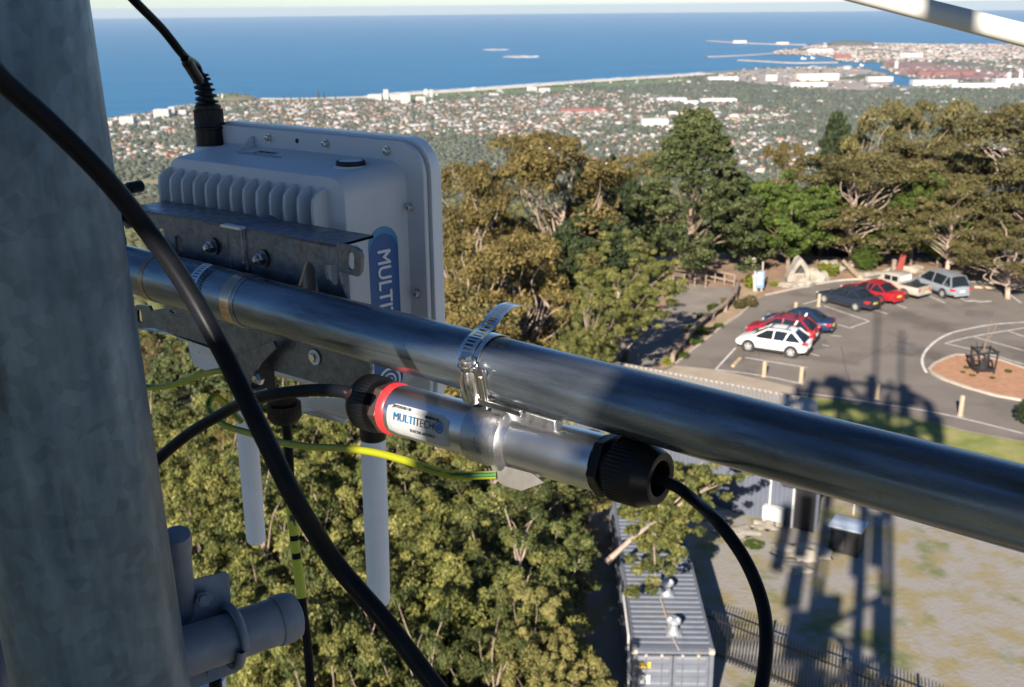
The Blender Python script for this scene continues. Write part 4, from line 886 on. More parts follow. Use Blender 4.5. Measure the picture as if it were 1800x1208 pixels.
# ---- tan ute with canopy and tray
def ute():
    q = f2+s2*5.9; mid = (f2+r2)/2+s2*6.4; rz = math.atan2(d2.y, d2.x)
    t = thing('parked_ute', 'old tan ute with an open tray between the red sedan and the silver wagon', 'ute', (mid.x, mid.y, .012), rz, g)
    W = .86
    st_ = [(-2.5, .5, 1.0, W*.97), (-2.45, .42, 1.02, W), (-.9, .42, 1.02, W), (-.85, .36, 1.0, W), (1.1, .34, .98, W), (2.1, .36, .92, W*.96), (2.35, .42, .84, W*.88)]
    secs = []
    for x, zb, zt, ww in st_:
        half = [(0, zb), (ww*.9, zb), (ww, zb+.12), (ww, zt-.12), (ww*.95, zt-.02), (0, zt)]
        secs.append([Vector((x, y, z)) for y, z in half]+[Vector((x, -y, z)) for y, z in half[-2::-1]])
    loft(secs).build('body', P_tan, t, ang=40, world=False)
    MB().box((-1.65, 0, .99), (1.45, W*1.7, .08)).build('tray_floor', M_trim, t, smooth=False, world=False)
    gs = [(-.85, W*.96, W*.84, 1.66), (-.5, W*.96, W*.84, 1.72), (.3, W*.96, W*.84, 1.72), (.62, W*.96, W*.82, 1.62), (1.15, W*.92, W*.86, 1.0)]
    loft([[Vector((x, a_, .96)), Vector((x, b_, zt-.05)), Vector((x, b_*.8, zt)), Vector((x, -b_*.8, zt)), Vector((x, -b_, zt-.05)), Vector((x, -a_, .96))] for x, a_, b_, zt in gs]).build('cab', P_tan, t, ang=40, world=False)
    for s_ in (-1, 1):
        for xa, xb in ((-.7, -.22), (-.08, .42)): MB().box(((xa+xb)/2, s_*W*.915, 1.34), (xb-xa, .06, .36)).build('side_window', M_glass, t, smooth=False, world=False)
        MB().box((-2.5, s_*.62, .82), (.05, .16, .2)).build('tail_lamp', M_tail, t, smooth=False, world=False)
        MB().box((2.3, s_*.55, .72), (.12, .2, .16)).build('headlight', M_lamp, t, smooth=False, world=False)
        for xw in (1.4, -1.35):
            r = .36; MB().lathe((xw, s_*(W-.12), r), (0, s_, 0), [(0, r+.08), (.13, r+.08)], 24).build('wheel_arch', M_trim, t, world=False)
            MB().lathe((xw, s_*(W-.18), r), (0, s_, 0), [(0, r-.02), (.2, r), (.23, r*.66)], 24).build('wheel', M_tyre, t, world=False)
            MB().lathe((xw, s_*(W+.03), r), (0, s_, 0), [(0, r*.6), (.03, r*.3)], 16).build('rim', M_rim, t, world=False)
    MB().box((-.88, 0, 1.36), (.05, W*1.4, .36)).build('rear_window', M_platew, t, smooth=False, world=False)
    MB().box((-2.54, 0, .5), (.08, W*1.9, .12)).build('rear_bumper', M_rim, t, smooth=False, world=False)
    MB().box((-2.56, -.3, .6), (.03, .42, .14)).build('number_plate', M_plate, t, smooth=False, world=False)
ute()
# ============================================================ TREES
def leafmat(name, cols, transl=.16, rough=.6):
    m = bpy.data.materials.new(name); m.use_nodes = True; t = m.node_tree; b = t.nodes['Principled BSDF']; out = t.nodes['Material Output']
    a = t.nodes.new('ShaderNodeAttribute'); a.attribute_name = 'leaf'
    oi = t.nodes.new('ShaderNodeObjectInfo'); r = t.nodes.new('ShaderNodeValToRGB')
    r.color_ramp.elements[0].color = (*cols[0], 1); r.color_ramp.elements[1].color = (*cols[-1], 1)
    for i, c in enumerate(cols[1:-1]): e = r.color_ramp.elements.new((i+1)/(len(cols)-1)); e.color = (*c, 1)
    t.links.new(a.outputs['Fac'], r.inputs[0])
    hs = t.nodes.new('ShaderNodeHueSaturation'); mr = t.nodes.new('ShaderNodeMapRange'); mr.inputs[3].default_value = .82; mr.inputs[4].default_value = 1.2
    t.links.new(oi.outputs['Random'], mr.inputs[0]); t.links.new(mr.outputs[0], hs.inputs['Value']); t.links.new(r.outputs[0], hs.inputs['Color'])
    t.links.new(hs.outputs[0], b.inputs['Base Color']); b.inputs['Roughness'].default_value = rough; b.inputs['Specular IOR Level'].default_value = .25
    tr = t.nodes.new('ShaderNodeBsdfTranslucent'); t.links.new(hs.outputs[0], tr.inputs[0]); mx = t.nodes.new('ShaderNodeMixShader'); mx.inputs[0].default_value = transl
    t.links.new(b.outputs[0], mx.inputs[1]); t.links.new(tr.outputs[0], mx.inputs[2]); t.links.new(mx.outputs[0], out.inputs[0])
    return m
def leaves(name, C, Rr, per, size, r=rng, up=.3, shell=.55, elong=1.6):
    """C: clump centres (n,3); Rr: clump radii (n,3); per: leaves in each; gives leaf quads through each clump, denser at its skin"""
    n = len(C); N_ = n*per; d = r.normal(size=(N_, 3)); d /= np.linalg.norm(d, axis=1)[:, None]; d[:, 2] = np.where(r.uniform(size=N_) < up, np.abs(d[:, 2]), d[:, 2])
    rad = shell+(1.05-shell)*r.uniform(size=N_)**.6
    ci = np.repeat(np.arange(n), per); p = C[ci]+d*Rr[ci]*rad[:, None]
    nrm = d*.8+r.normal(size=(N_, 3))*.55; nrm /= np.linalg.norm(nrm, axis=1)[:, None]
    t1 = np.cross(nrm, r.normal(size=(N_, 3))); t1 /= np.linalg.norm(t1, axis=1)[:, None]; t2 = np.cross(nrm, t1)
    s = size*r.uniform(.6, 1.3, N_)[:, None]
    V = np.stack([p-t1*s*elong*.5, p-t2*s*.5, p+t1*s*elong*.5, p+t2*s*.5], 1).reshape(-1, 3)
    F = np.arange(N_*4).reshape(-1, 4); me = np_mesh(name, V, F)
    at = me.attributes.new('leaf', 'FLOAT', 'FACE'); base = r.uniform(size=n)[ci]*.55+r.uniform(size=N_)*.45; at.data.foreach_set('value', base.astype(np.float32)); return me
M_bark_pale = mat('pale_eucalypt_bark', (.42, .33, .26), .85, var=(.26, .19, .15), vscale=3, vdetail=6, stretch=(1, 1, .3))
M_bark_dark = mat('dark_rough_bark', (.16, .12, .09), .9, var=(.24, .18, .13), vscale=4)
def limbs(mb_, base, top, clumps, r0, seed=0, twist=.5, nmain=3):
    rr = random.Random(seed); base = Vector(base); top = Vector(top)
    tr = [base.lerp(top, k/6)+Vector((rr.uniform(-1, 1), rr.uniform(-1, 1), 0))*twist*.25*(k/6) for k in range(7)]
    tl = smoothline(tr, 3); mb_.tube(tl, [r0*(1-.65*i/(len(tl)-1)) for i in range(len(tl))], 8)
    for c in clumps:
        c = Vector(c); best = min(range(4, len(tl)), key=lambda i: (Vector(tl[i])-c).length+abs(Vector(tl[i]).z-(c.z*.55+base.z*.45))*.9)
        s_ = Vector(tl[best]); m1 = s_.lerp(c, .4)+Vector((rr.uniform(-1, 1), rr.uniform(-1, 1), rr.uniform(-.2, .6)))*twist; m2 = s_.lerp(c, .75)+Vector((rr.uniform(-1, 1), rr.uniform(-1, 1), rr.uniform(-.2, .4)))*twist*.7
        pl = smoothline([s_, m1, m2, c], 4); ra = r0*.30*(1-.35*best/len(tl))
        mb_.tube(pl, [ra*(1-.75*i/(len(pl)-1)) for i in range(len(pl))], 5, cap=False)
L_gum = leafmat('brown_gold_gum_leaves', [(.055, .046, .016), (.13, .102, .032), (.24, .18, .06)])
L_gum2 = leafmat('olive_gum_leaves', [(.046, .045, .018), (.108, .096, .036), (.20, .165, .064)])
L_pine = leafmat('grey_green_needles', [(.026, .038, .016), (.062, .078, .028), (.125, .135, .05)], .15)
L_bright = leafmat('bright_green_leaves', [(.032, .055, .013), (.075, .115, .024), (.16, .205, .042)], .35)
L_soft = leafmat('soft_yellow_green_leaves', [(.04, .050, .014), (.12, .13, .034), (.29, .265, .08)], .25)
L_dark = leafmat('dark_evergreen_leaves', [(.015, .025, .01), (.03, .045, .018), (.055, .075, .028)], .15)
PROTO = {}
def make(kind, seed, mname):
    """a unit tree about its own height: crown and trunk meshes"""
    r = np.random.default_rng(seed); key = (kind, seed)
    if kind == 'gum':        # umbrella clumps on forked pale limbs, height 14
        H = 14.0; C = []; R3 = []
        n = 44
        for k in range(n):
            a = r.uniform(0, 2*math.pi); hh = r.uniform(.36, 1.0); rad = 4.6*math.sqrt(r.uniform(.05, 1))*(1.15-.55*abs(hh-.6)/.5)
            C.append((rad*math.cos(a), rad*math.sin(a), H*hh-.8-rad*.15)); s_ = r.uniform(1.0, 1.9); R3.append((s_, s_, s_*.62))
        C = np.array(C); R3 = np.array(R3)
        sub = []; subr = []
        for c, q in zip(C, R3):                       # each umbrella is itself made of tufts
            for j in range(8):
                d = r.normal(size=3); d /= np.linalg.norm(d); d[2] = abs(d[2])*.8; sub.append(c+d*q*.75); s_ = q[0]*r.uniform(.32, .5); subr.append((s_, s_, s_*.8))
        me = leaves('crown', np.array(sub), np.array(subr), 85, .14, r, up=.6, shell=.5)
        b = MB(); limbs(b, (0, 0, -1.5), (.8, .4, H*.72), [tuple(c-np.array([0, 0, .3])) for c in C], .30, seed, 1.1)
    elif kind == 'pine':      # broad conifer with drooping tiers
        H = 14.0; C = []; R3 = []
        for k in range(190):
            hh = r.uniform(0, 1)**.8; z = 2.2+hh*(H-2.6); rad = 4.7*(1-hh**1.15)**.72*(.8+.3*r.uniform())+.15; a = r.uniform(0, 2*math.pi)
            if r.uniform() < .25: rad *= .6
            s_ = r.uniform(.6, 1.15)*(1.15-.4*hh); C.append((rad*math.cos(a), rad*math.sin(a), z-rad*.10)); R3.append((s_*1.1, s_*1.1, s_*.75))
        C = np.array(C); R3 = np.array(R3); sub = []; subr = []
        for c, q in zip(C, R3):
            for j in range(5):
                d = r.normal(size=3); d /= np.linalg.norm(d); sub.append(c+d*q*.8); s_ = q[0]*r.uniform(.35, .5); subr.append((s_, s_, s_*.8))
        me = leaves('crown', np.vstack([sub]), np.array(subr), 50, .15, r, up=.3, shell=.3)
        b = MB(); limbs(b, (0, 0, -1), (0, 0, H*.92), [tuple(c*np.array([.85, .85, 1])) for c in C[:40]], .35, seed, .3)
    elif kind == 'broad':     # dense rounded broadleaf, height 9
        H = 9.0; C = []; R3 = []
        for k in range(85):
            d = r.normal(size=3); d /= np.linalg.norm(d); q = .55+.45*r.uniform()**.5
            C.append((d[0]*3.4*q, d[1]*3.4*q, 5.2+d[2]*3.4*q)); s_ = r.uniform(.55, 1.05); R3.append((s_, s_, s_*.75))
        C = np.array(C); R3 = np.array(R3); sub = []; subr = []
        for c, q in zip(C, R3):
            for j in range(6):
                d = r.normal(size=3); d /= np.linalg.norm(d); sub.append(c+d*q*.75); s_ = q[0]*r.uniform(.33, .5); subr.append((s_, s_, s_*.8))
        me = leaves('crown', np.array(sub), np.array(subr), 66, .135, r, up=.4, shell=.4)
        b = MB(); limbs(b, (0, 0, -1), (.3, .2, 5.6), [tuple(c*.9) for c in C[:26]], .20, seed, .4)
    elif kind == 'near':      # close crowns: fine rosettes of leaves, height 10
        H = 10.0; C = []; R3 = []
        lob = [(0, 0, 6.6, 2.9)]+[(2.6*math.cos(a_), 2.6*math.sin(a_), 5.2+r.uniform(-.6, 1.2), r.uniform(1.5, 2.2)) for a_ in r.uniform(0, 2*math.pi, 6)]
        for (x, y, z, q0) in lob:
            for k in range(62):
                d = r.normal(size=3); d /= np.linalg.norm(d); q = q0*(.55+.5*r.uniform()**.5); s_ = r.uniform(.16, .46); C.append((x+d[0]*q, y+d[1]*q, z+d[2]*q*.9)); R3.append((s_, s_, s_*.6))
        C = np.array(C); R3 = np.array(R3)
        me = leaves('crown', C, R3, 165, .062, r, up=.7, shell=.6, elong=2.0)
        ii = r.choice(len(C), 60, replace=False)
        b = MB(); limbs(b, (0, 0, -2), (.2, .1, 6.6), [tuple(C[i]) for i in ii], .16, seed, .4)
    me.materials.append({'gum': L_gum, 'pine': L_pine, 'broad': L_bright, 'near': L_soft}[kind] if mname is None else mname)
    root = thing('tree', 'tree', 'tree')
    trn = b.build('trunk', M_bark_pale if kind in ('gum', 'near') else M_bark_dark, root, world=False)
    cr = put('crown', me, root); KIDS.setdefault(root.name, []).append(cr)
    PROTO[key] = dict(h=H, me=me, tr=trn.data, mat=me.materials[0]); bpy.data.objects.remove(cr); bpy.data.objects.remove(trn); bpy.data.objects.remove(root)
for k_, s_ in (('gum', 1), ('gum', 2), ('gum', 3), ('pine', 4), ('broad', 5), ('broad', 6), ('near', 7), ('near', 8), ('near', 9)): make(k_, s_, None)
def tree(kind, seed, nm, label, base, h, wscale=1.0, rz=0, leaf=None, group=None, cat='tree', lean=None):
    pr = PROTO[(kind, seed)]; t = thing(nm, label, cat, base, rz, group)
    s = h/pr['h']; 
    tr = put('trunk', pr['tr'], t); cr = put('crown', pr['me'], t)
    for o in (tr, cr): o.scale = (s*wscale, s*wscale, s)
    if leaf is not None:
        cr.material_slots[0].link = 'OBJECT'; cr.material_slots[0].material = leaf
    return t
def at(px, dist):                                            # ground point under a photo column at a horizontal distance
    r = ray(px, 480); r.z = 0; r.normalize(); p = Vector((r.x*dist, r.y*dist, 0)); p.z = terr(p.x, p.y); return p
def topz(px, py, dist):
    r = ray(px, py); return CAMZ+dist*r.z/math.hypot(r.x, r.y)
def plant(kind, seed, nm, label, px, dist, toppx, wpx, rz=0, leaf=None, group=None, cat='tree'):
    if nm == 'forest_tree' and wpx < 400: wpx *= 1.45
    if nm == 'gum_tree': wpx *= 1.18
    b = at(px, dist); b.z -= .2; H = topz(px, toppx, dist)-b.z; pr = PROTO[(kind, seed)]
    bb = {'gum': 10.5, 'pine': 10.4, 'broad': 8.3, 'near': 9.0}[kind]
    depth = dist; W = wpx/FPX*depth; ws = (W/bb)/(H/pr['h'])
    return tree(kind, seed, nm, label, b, H, ws, rz, leaf, group, cat)
T = plant
# the brown gums left of centre
T('gum', 1, 'gum_tree', 'tall brown gold gum with pale limbs, highest of the group right of the box', 970, 72, 226, 250, .3)
T('gum', 2, 'gum_tree', 'brown gold gum at the left end of the group, next to the box edge', 830, 66, 268, 200, 1.2)
T('gum', 3, 'gum_tree', 'low brown gum hanging just above the pipe right of the box', 840, 55, 400, 210, 2.2)
T('gum', 2, 'gum_tree', 'low brown gum below the tallest brown gum, behind the hose clamp tail', 905, 58, 405, 190, 4.2)
T('gum', 3, 'gum_tree', 'brown gum at the foot of the box edge, partly hidden by the pipe', 800, 48, 520, 200, 5.0)
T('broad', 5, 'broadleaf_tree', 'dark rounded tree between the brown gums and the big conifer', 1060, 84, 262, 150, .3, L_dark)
T('gum', 1, 'gum_tree', 'thin brown gum crown peeping out left of the big conifer', 1125, 96, 262, 110, 2.4, L_gum2)
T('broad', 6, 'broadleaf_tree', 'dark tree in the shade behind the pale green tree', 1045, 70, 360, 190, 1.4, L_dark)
T('near', 7, 'broadleaf_tree', 'soft pale green tree in front of the big conifer beside the path', 1085, 58.5, 385, 235, .3)
T('near', 8, 'broadleaf_tree', 'soft yellow green tree lower left of the pale green tree, above the pipe', 1035, 52, 480, 175, 2.3)
T('pine', 4, 'conifer', 'big dense grey green conifer standing above the path', 1212, 84, 190, 265, .3)
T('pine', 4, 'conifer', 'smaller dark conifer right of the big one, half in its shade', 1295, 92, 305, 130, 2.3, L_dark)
# right side
T('broad', 5, 'broadleaf_tree', 'bright green broadleaf tree behind the stone monument', 1385, 88, 295, 185, 1.0)
T('broad', 6, 'broadleaf_tree', 'bright green tree between the stone monument and the spreading gum', 1440, 95, 320, 150, 2.0)
T('pine', 4, 'conifer', 'dark conifer top behind the bright green tree', 1450, 120, 195, 130, 1.0, L_dark)
T('gum', 2, 'gum_tree', 'slender brown gum left of the dark conifer top', 1365, 115, 238, 75, 2.0, L_gum)
T('gum', 1, 'gum_tree', 'spreading olive gum whose pale trunk stands behind the red sculpture and sedans', 1500, 91, 262, 215, 1.7, L_gum2)
T('gum', 3, 'gum_tree', 'high flat topped gum rising behind the spreading gum, left one', 1525, 118, 160, 130, .7, L_gum2)
T('gum', 2, 'gum_tree', 'high flat topped gum rising behind the spreading gum, right one', 1612, 120, 160, 150, 2.9, L_gum2)
T('gum', 1, 'gum_tree', 'broad olive gum behind the silver wagon', 1590, 104, 240, 170, 3.9, L_gum2)
T('broad', 6, 'broadleaf_tree', 'bright green tree between the olive gums behind the car park', 1600, 92, 285, 130, 3.0)
T('broad', 5, 'broadleaf_tree', 'bright green low tree behind the fork trunked gum', 1645, 93, 345, 110, 4.0)
T('gum', 3, 'gum_tree', 'fork trunked olive gum above the silver wagon', 1665, 90, 310, 130, 1.1, L_gum2)
T('gum', 1, 'gum_tree', 'large olive gum at the right edge leaning over the car park', 1790, 94, 178, 230, 5.2, L_gum2)
T('gum', 2, 'gum_tree', 'olive gum left of the large one at the right edge', 1725, 100, 250, 150, 4.4, L_gum2)
T('gum', 3, 'gum_tree', 'low dark gum at the right edge beyond the wheel stops', 1780, 84, 372, 140, 2.2, L_gum2)
T('broad', 6, 'broadleaf_tree', 'dark understorey tree behind the tan ute', 1545, 93, 385, 120, .4, L_bright)
T('broad', 5, 'broadleaf_tree', 'bright understorey shrub tree left of the red sculpture', 1520, 90, 430, 60, .4, L_bright)
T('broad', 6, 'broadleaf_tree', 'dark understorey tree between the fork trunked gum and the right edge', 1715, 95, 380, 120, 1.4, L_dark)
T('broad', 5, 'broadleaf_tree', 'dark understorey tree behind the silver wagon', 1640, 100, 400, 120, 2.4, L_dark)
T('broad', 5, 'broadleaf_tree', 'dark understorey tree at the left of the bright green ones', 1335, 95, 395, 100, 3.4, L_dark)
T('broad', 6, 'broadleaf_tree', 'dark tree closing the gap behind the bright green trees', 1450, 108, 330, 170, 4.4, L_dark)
T('gum', 2, 'gum_tree', 'dark gum off the right edge of the picture', 1880, 90, 200, 200, 0, L_gum2)
# near crowns below and left
L_mid = leafmat('mid_green_leaves', [(.025, .036, .012), (.07, .085, .025), (.18, .18, .055)]); L_pale = leafmat('pale_straw_green_leaves', [(.09, .09, .03), (.19, .175, .055), (.32, .28, .10)])
near = [(330, 27, 850, 520), (470, 24.5, 905, 520), (640, 26, 860, 540), (830, 27, 850, 520), (900, 29, 830, 330), (930, 24.5, 990, 230), (300, 36, 700, 300), (430, 33, 735, 280), (560, 34, 740, 300), (720, 36, 735, 300), (860, 37, 730, 260), (975, 40, 720, 200), (200, 30, 800, 280),
        (240, 45, 640, 260), (350, 43, 640, 240), (480, 46, 600, 240), (620, 45, 650, 250), (760, 47, 620, 240), (900, 48, 640, 200), (700, 22.5, 1000, 330), (540, 21.5, 1040, 330), (360, 22, 1020, 320), (860, 23.0, 1040, 220)]
nl = ['yellow green crown %s' % s for s in ('beside the mast, below the ground wire', 'at the lower left behind the striped cable', 'in front between the two white aerials', 'below the ground wire, right of the right aerial', 'just below the round saddle bracket', 'against the left side of the container',
      'left of the left aerial, behind the thick cable', 'between the mast and the left aerial', 'behind the middle black connector', 'behind the right aerial and red ring', 'under the silver tube', 'under the right end of the silver tube', 'mostly hidden by the mast',
      'far left at the mast under the bracket', 'behind the loop of the ground wire', 'behind the lower bracket', 'behind the bottom of the gateway box', 'seen between box and silver tube', 'just under the pipe left of the path', 'at the bottom centre right of the aerial', 'at the bottom between the black cables', 'at the bottom beside the capped tube', 'at the bottom left of the container')]
for i, (px, d, ty, wp) in enumerate(near):
    T('near', 7+i % 3, 'forest_tree', 'near '+nl[i], px, d, ty, wp, i*1.3, (None, L_mid, None, None, L_mid, L_pale)[i % 6], 'forest crowns just below the tower')
# branch over the container roof
t = thing('tree_branch', 'leafy pale branch reaching over the container roof from the left', 'branch', (3.2, 30.5, 3.6))
P0 = Vector((3.0, 30.5, 3.8)); tips = [Vector((5.4, 32.6, 5.2)), Vector((6.6, 33.2, 5.4)), Vector((7.6, 34.0, 5.0)), Vector((5.2, 31.2, 4.4)), Vector((4.6, 30.4, 4.3)), Vector((6.2, 32.0, 4.9)), Vector((4.9, 33.6, 5.6)), Vector((7.4, 35.5, 5.6)), Vector((4.2, 32.0, 5.1)), Vector((4.4, 29.2, 4.0)), Vector((5.6, 34.2, 4.6)), Vector((6.3, 34.8, 4.2)), Vector((4.8, 35.0, 4.9)), Vector((5.0, 32.2, 3.9)), Vector((4.0, 33.4, 4.4)), Vector((6.9, 36.4, 4.4))]
b = MB(); mid = Vector((4.6, 31.6, 4.6))
b.tube(smoothline([P0, Vector((3.8, 31.0, 4.3)), mid, Vector((5.8, 32.6, 4.9)), Vector((7.0, 33.6, 5.1))], 4), list(np.linspace(.10, .025, 17)), 6)
for q in tips: b.tube(smoothline([mid.lerp(q, .15), mid.lerp(q, .6)+Vector((0, 0, .15)), q], 4), list(np.linspace(.04, .012, 9)), 5)
b.build('branch_wood', M_bark_pale, t)
r5 = np.random.default_rng(55); C = []
for q in tips+[mid.lerp(q, .6) for q in tips]:
    for j in range(7): C.append(np.array(q)+r5.normal(size=3)*np.array([.36, .36, .18]))
me = leaves('leaves', np.array(C)-np.array([3.2, 30.5, 3.6]), np.full((len(C), 3), .24)*np.array([1, 1, .55]), 90, .08, r5, up=.6, elong=2.0); me.materials.append(L_soft); put('leaves', me, t)
# bushes
def bush(px, py, w_, h_, leaf, label, seed=5, kind='broad'):
    q = G(px, py); pr = PROTO[(kind, seed)]; t = thing('bush', label, 'bush', q, px*.7); w_ *= .8; h_ *= .75
    cr = put('foliage', pr['me'], t); s = w_/8.0; cr.scale = (s, s, h_/7.0); cr.location = (0, 0, -1.7*h_/7.0)
    cr.material_slots[0].link = 'OBJECT'; cr.material_slots[0].material = leaf
L_lime = leafmat('lime_leaves', [(.12, .15, .02), (.22, .25, .03), (.32, .34, .05)], .3)
for a_ in ((1455, 485, 2.4, 1.6, L_lime, 'lime yellow shrub right of the stone monument'), (1322, 508, 1.9, 1.7, L_lime, 'lime green shrub left of the blue sign'), (1318, 540, 1.6, 1.2, L_gum2, 'brownish shrub at the end of the garden bed'), (1300, 543, 1.5, 1.0, L_gum2, 'olive brown shrub on the bed next to the kerb'),
           (1255, 548, 1.6, .8, L_bright, 'green shrub on the path side of the log fence'), (1235, 562, 1.2, .7, L_bright, 'small green shrub beside the yellow patch'), (1222, 585, 2.0, .7, L_lime, 'yellow flowering ground shrub by the log fence'), (1210, 600, 1.4, .6, L_lime, 'lower yellow green shrub by the log fence'),
           (1226, 605, 1.1, .6, L_bright, 'small green shrub on the bed, second from its lower end'), (1200, 630, 1.1, .6, L_bright, 'small green shrub at the lower end of the bed'), (1263, 577, 1.0, .5, L_bright, 'small green tuft in the middle of the bed'), (1245, 590, .9, .5, L_gum2, 'small olive tuft in the middle of the bed'),
           (1175, 640, 1.2, .5, L_lime, 'yellow green shrub at the foot of the log fence'), (1518, 475, 2.4, 1.8, L_bright, 'bright green shrub behind the fallen log'), (1360, 503, 1.0, .6, L_lime, 'small pale shrub left of the stone monument'), (1275, 535, 1.0, .7, L_gum2, 'olive tuft near the top of the log fence'),
           (1698, 650, .5, .35, L_bright, 'small green plant left of the tree guard, upper one'), (1692, 658, .4, .3, L_bright, 'small green plant left of the tree guard, lower one'), (1709, 663, .6, .25, L_bright, 'flat green plant in front of the tree guard'), (1744, 668, .5, .3, L_bright, 'small green plant right below the tree guard'), (1772, 657, .6, .4, L_bright, 'largest green plant on the right of the island'),
           (1803, 745, 1.6, 1.8, L_dark, 'dark bush cut by the right edge of the picture'), (1325, 960, 1.2, .25, L_bright, 'low green clump on the stony ground'), (1230, 845, 1.3, .9, L_soft, 'yellow green shrub against the slate blue wall')):
    bush(*a_)
# ---- forest on the slopes: single trees, then the far mass
trees_n = 0; cand = []
r9 = random.Random(4)
for i in range(5200):
    azd = r9.uniform(-31, 3 if i % 2 else 31); d = 50*math.exp(r9.uniform(0, 1.75)); x = d*math.sin(R_(azd)); y = d*math.cos(R_(azd))
    if x > edge_x(y)-6 and y < 100: continue
    if any((x-a_)**2+(y-b_)**2 < (5.2+d*.006)**2 for a_, b_ in cand): continue
    cand.append((x, y))
    if len(cand) >= 290: break
cand.sort(key=lambda c: c[0]**2+c[1]**2)
for i, (x, y) in enumerate(cand):
    d = math.hypot(x, y); z = terr(x, y)-.5; kd = [('near', 7), ('broad', 5), ('gum', 2), ('near', 9), ('broad', 6), ('near', 8)][i % 6]; hgt = min(r9.uniform(9, 13), (CAMZ-z)-d*.17)
    if hgt < 5: continue
    lf = [L_soft, L_pine, L_gum2, L_soft, L_soft, L_gum][(i*7) % 6]
    band = 'nearer' if d < 95 else 'middle' if d < 160 else 'farther'; col_ = {'soft_yellow_green_leaves': 'yellow green', 'grey_green_needles': 'grey green', 'olive_gum_leaves': 'olive brown', 'brown_gold_gum_leaves': 'golden brown'}[lf.name]
    ws = 1.0 if kd[0] != 'gum' else .95
    t = tree(kd[0], kd[1], 'forest_tree', '%s tree in the %s part of the forest falling away below the tower' % (col_, band), (x, y, z), hgt, ws, i*.9, lf, '%s trees in the %s forest on the slope' % (col_, band))
X_ = []; 
gx, gy = np.meshgrid(np.arange(-2600, 2600, 11.0), np.arange(60, 3400, 11.0)); gx = gx.ravel()+rng.uniform(-5, 5, gx.size); gy = gy.ravel()+rng.uniform(-5, 5, gy.size)
azd = np.degrees(np.arctan2(gx, gy)); rr = np.hypot(gx, gy)
k = (azd > -31) & (azd < 31) & (rr > 250) & ((rr < 900) | (rng.uniform(size=len(gx)) < .45)) & ((azd < -8) | (rng.uniform(size=len(gx)) < .25)); gx, gy, rr = gx[k], gy[k], rr[k]
gz = np.array([max(terr(float(a_), float(b_)), -440) for a_, b_ in zip(gx, gy)]); n = len(gx)
cap = 21-rr*.163-gz; hh = np.minimum(rng.uniform(7, 12, n), cap*.6); kk = hh > 3; gx, gy, gz, hh, rr = gx[kk], gy[kk], gz[kk], hh[kk], rr[kk]; n = len(gx); print('forest blobs', n)
tt = np.array([[.075, .078, .03]])*rng.uniform(.6, 1.3, (n, 1))+rng.uniform(-.008, .012, (n, 3))*np.array([[1, .6, .4]])
nr = rr < 700
V1, F1, T1 = blobs(gx[nr], gy[nr], gz[nr]+hh[nr]*.8, rng.uniform(4.0, 6.5, nr.sum()), hh[nr]*.75, tt[nr], IV2, IF2, .22)
V2, F2, T2 = blobs(gx[~nr], gy[~nr], gz[~nr]+hh[~nr]*.7, rng.uniform(6, 10, (~nr).sum()), hh[~nr]*.75, tt[~nr])
me = np_mesh('slope_forest', np.vstack([V1, V2]), np.vstack([F1, F2+len(V1)]), np.vstack([T1, T2])); me.materials.append(M_tint); put('slope_forest', me, None, 'forest canopy covering the escarpment down to the coastal plain', None, None, 'stuff')
# ============================================================ ON THE TOWER
FU = Vector((.788, -.616, 0)).normalized(); FN = Vector((-.616, -.788, 0)).normalized(); FZ = Vector((0, 0, 1))
FO = P(742, 252, 1.049)
def B(u, n, z): return FO+FU*u+FN*n+FZ*z
def Q(px, py, n):                                            # where a sight line meets the plane n metres in front of the box flange
    r = ray(px, py); t_ = ((FO-CLOC).dot(FN)+n)/r.dot(FN); return CLOC+r*t_
FAX = (FU, FN, FZ)
def metal(name, col, col2, rough, scale, met=.85, streak=None, rv=.12, bump=.05, c3=None, s3=.5, p3=(.55, .75), axis=None, spangle=0.0):
    rot = tuple(Vector(axis).rotation_difference(Vector((0, 0, 1))).to_euler()) if axis is not None else None
    return mat(name, col, rough, metal=met, var=col2, vscale=scale, vdetail=8, stretch=streak, stops=(.35, .68), rvar=rv, bump=bump, bscale=scale*6, var2=c3, v2scale=s3, v2stops=p3, rot=rot, spangle=spangle)
M_galv = metal('galvanised_pipe', (.085, .105, .13), (.25, .285, .32), .27, 60, .85, rv=.08, bump=.03, streak=(1, 1, .14), axis=P(1700, 867, .61)-P(223, 472, 1.111), c3=(.05, .055, .065), s3=70, p3=(.62, .80))
M_mast = metal('dull_galvanised_mast', (.068, .112, .155), (.135, .195, .245), .46, 60, .5, rv=.08, bump=.04, streak=(1, 1, .22), axis=P(-30, 0, .604)-P(183, 1208, .744), c3=(.045, .06, .075), s3=40, p3=(.62, .76), spangle=110)
M_brk = metal('galvanised_bracket', (.11, .125, .15), (.17, .19, .22), .38, 60, .85, spangle=260)
M_stain = metal('stainless_steel', (.62, .60, .57), (.70, .68, .66), .22, 90, 1.0, rv=.05, bump=0)
M_alu = metal('brushed_aluminium', (.60, .60, .61), (.68, .68, .69), .30, 14, 1.0, rv=.03, bump=.01)
M_dark = metal('tarnished_sleeve_end', (.22, .15, .10), (.30, .22, .16), .25, 60, .9)
M_plas = mat('white_moulded_plastic', (.60, .62, .64), .45, var=(.54, .56, .59), vscale=14, vdetail=10, bump=.04, bscale=900)
M_lid = mat('white_lid_plastic', (.70, .73, .77), .35)
M_gask = mat('black_gasket', (.015, .015, .016), .7)
M_blk = mat('black_nylon', (.006, .006, .007), .38, spec=.25, var=(.009, .009, .010), vscale=60, bump=.05, bscale=900)
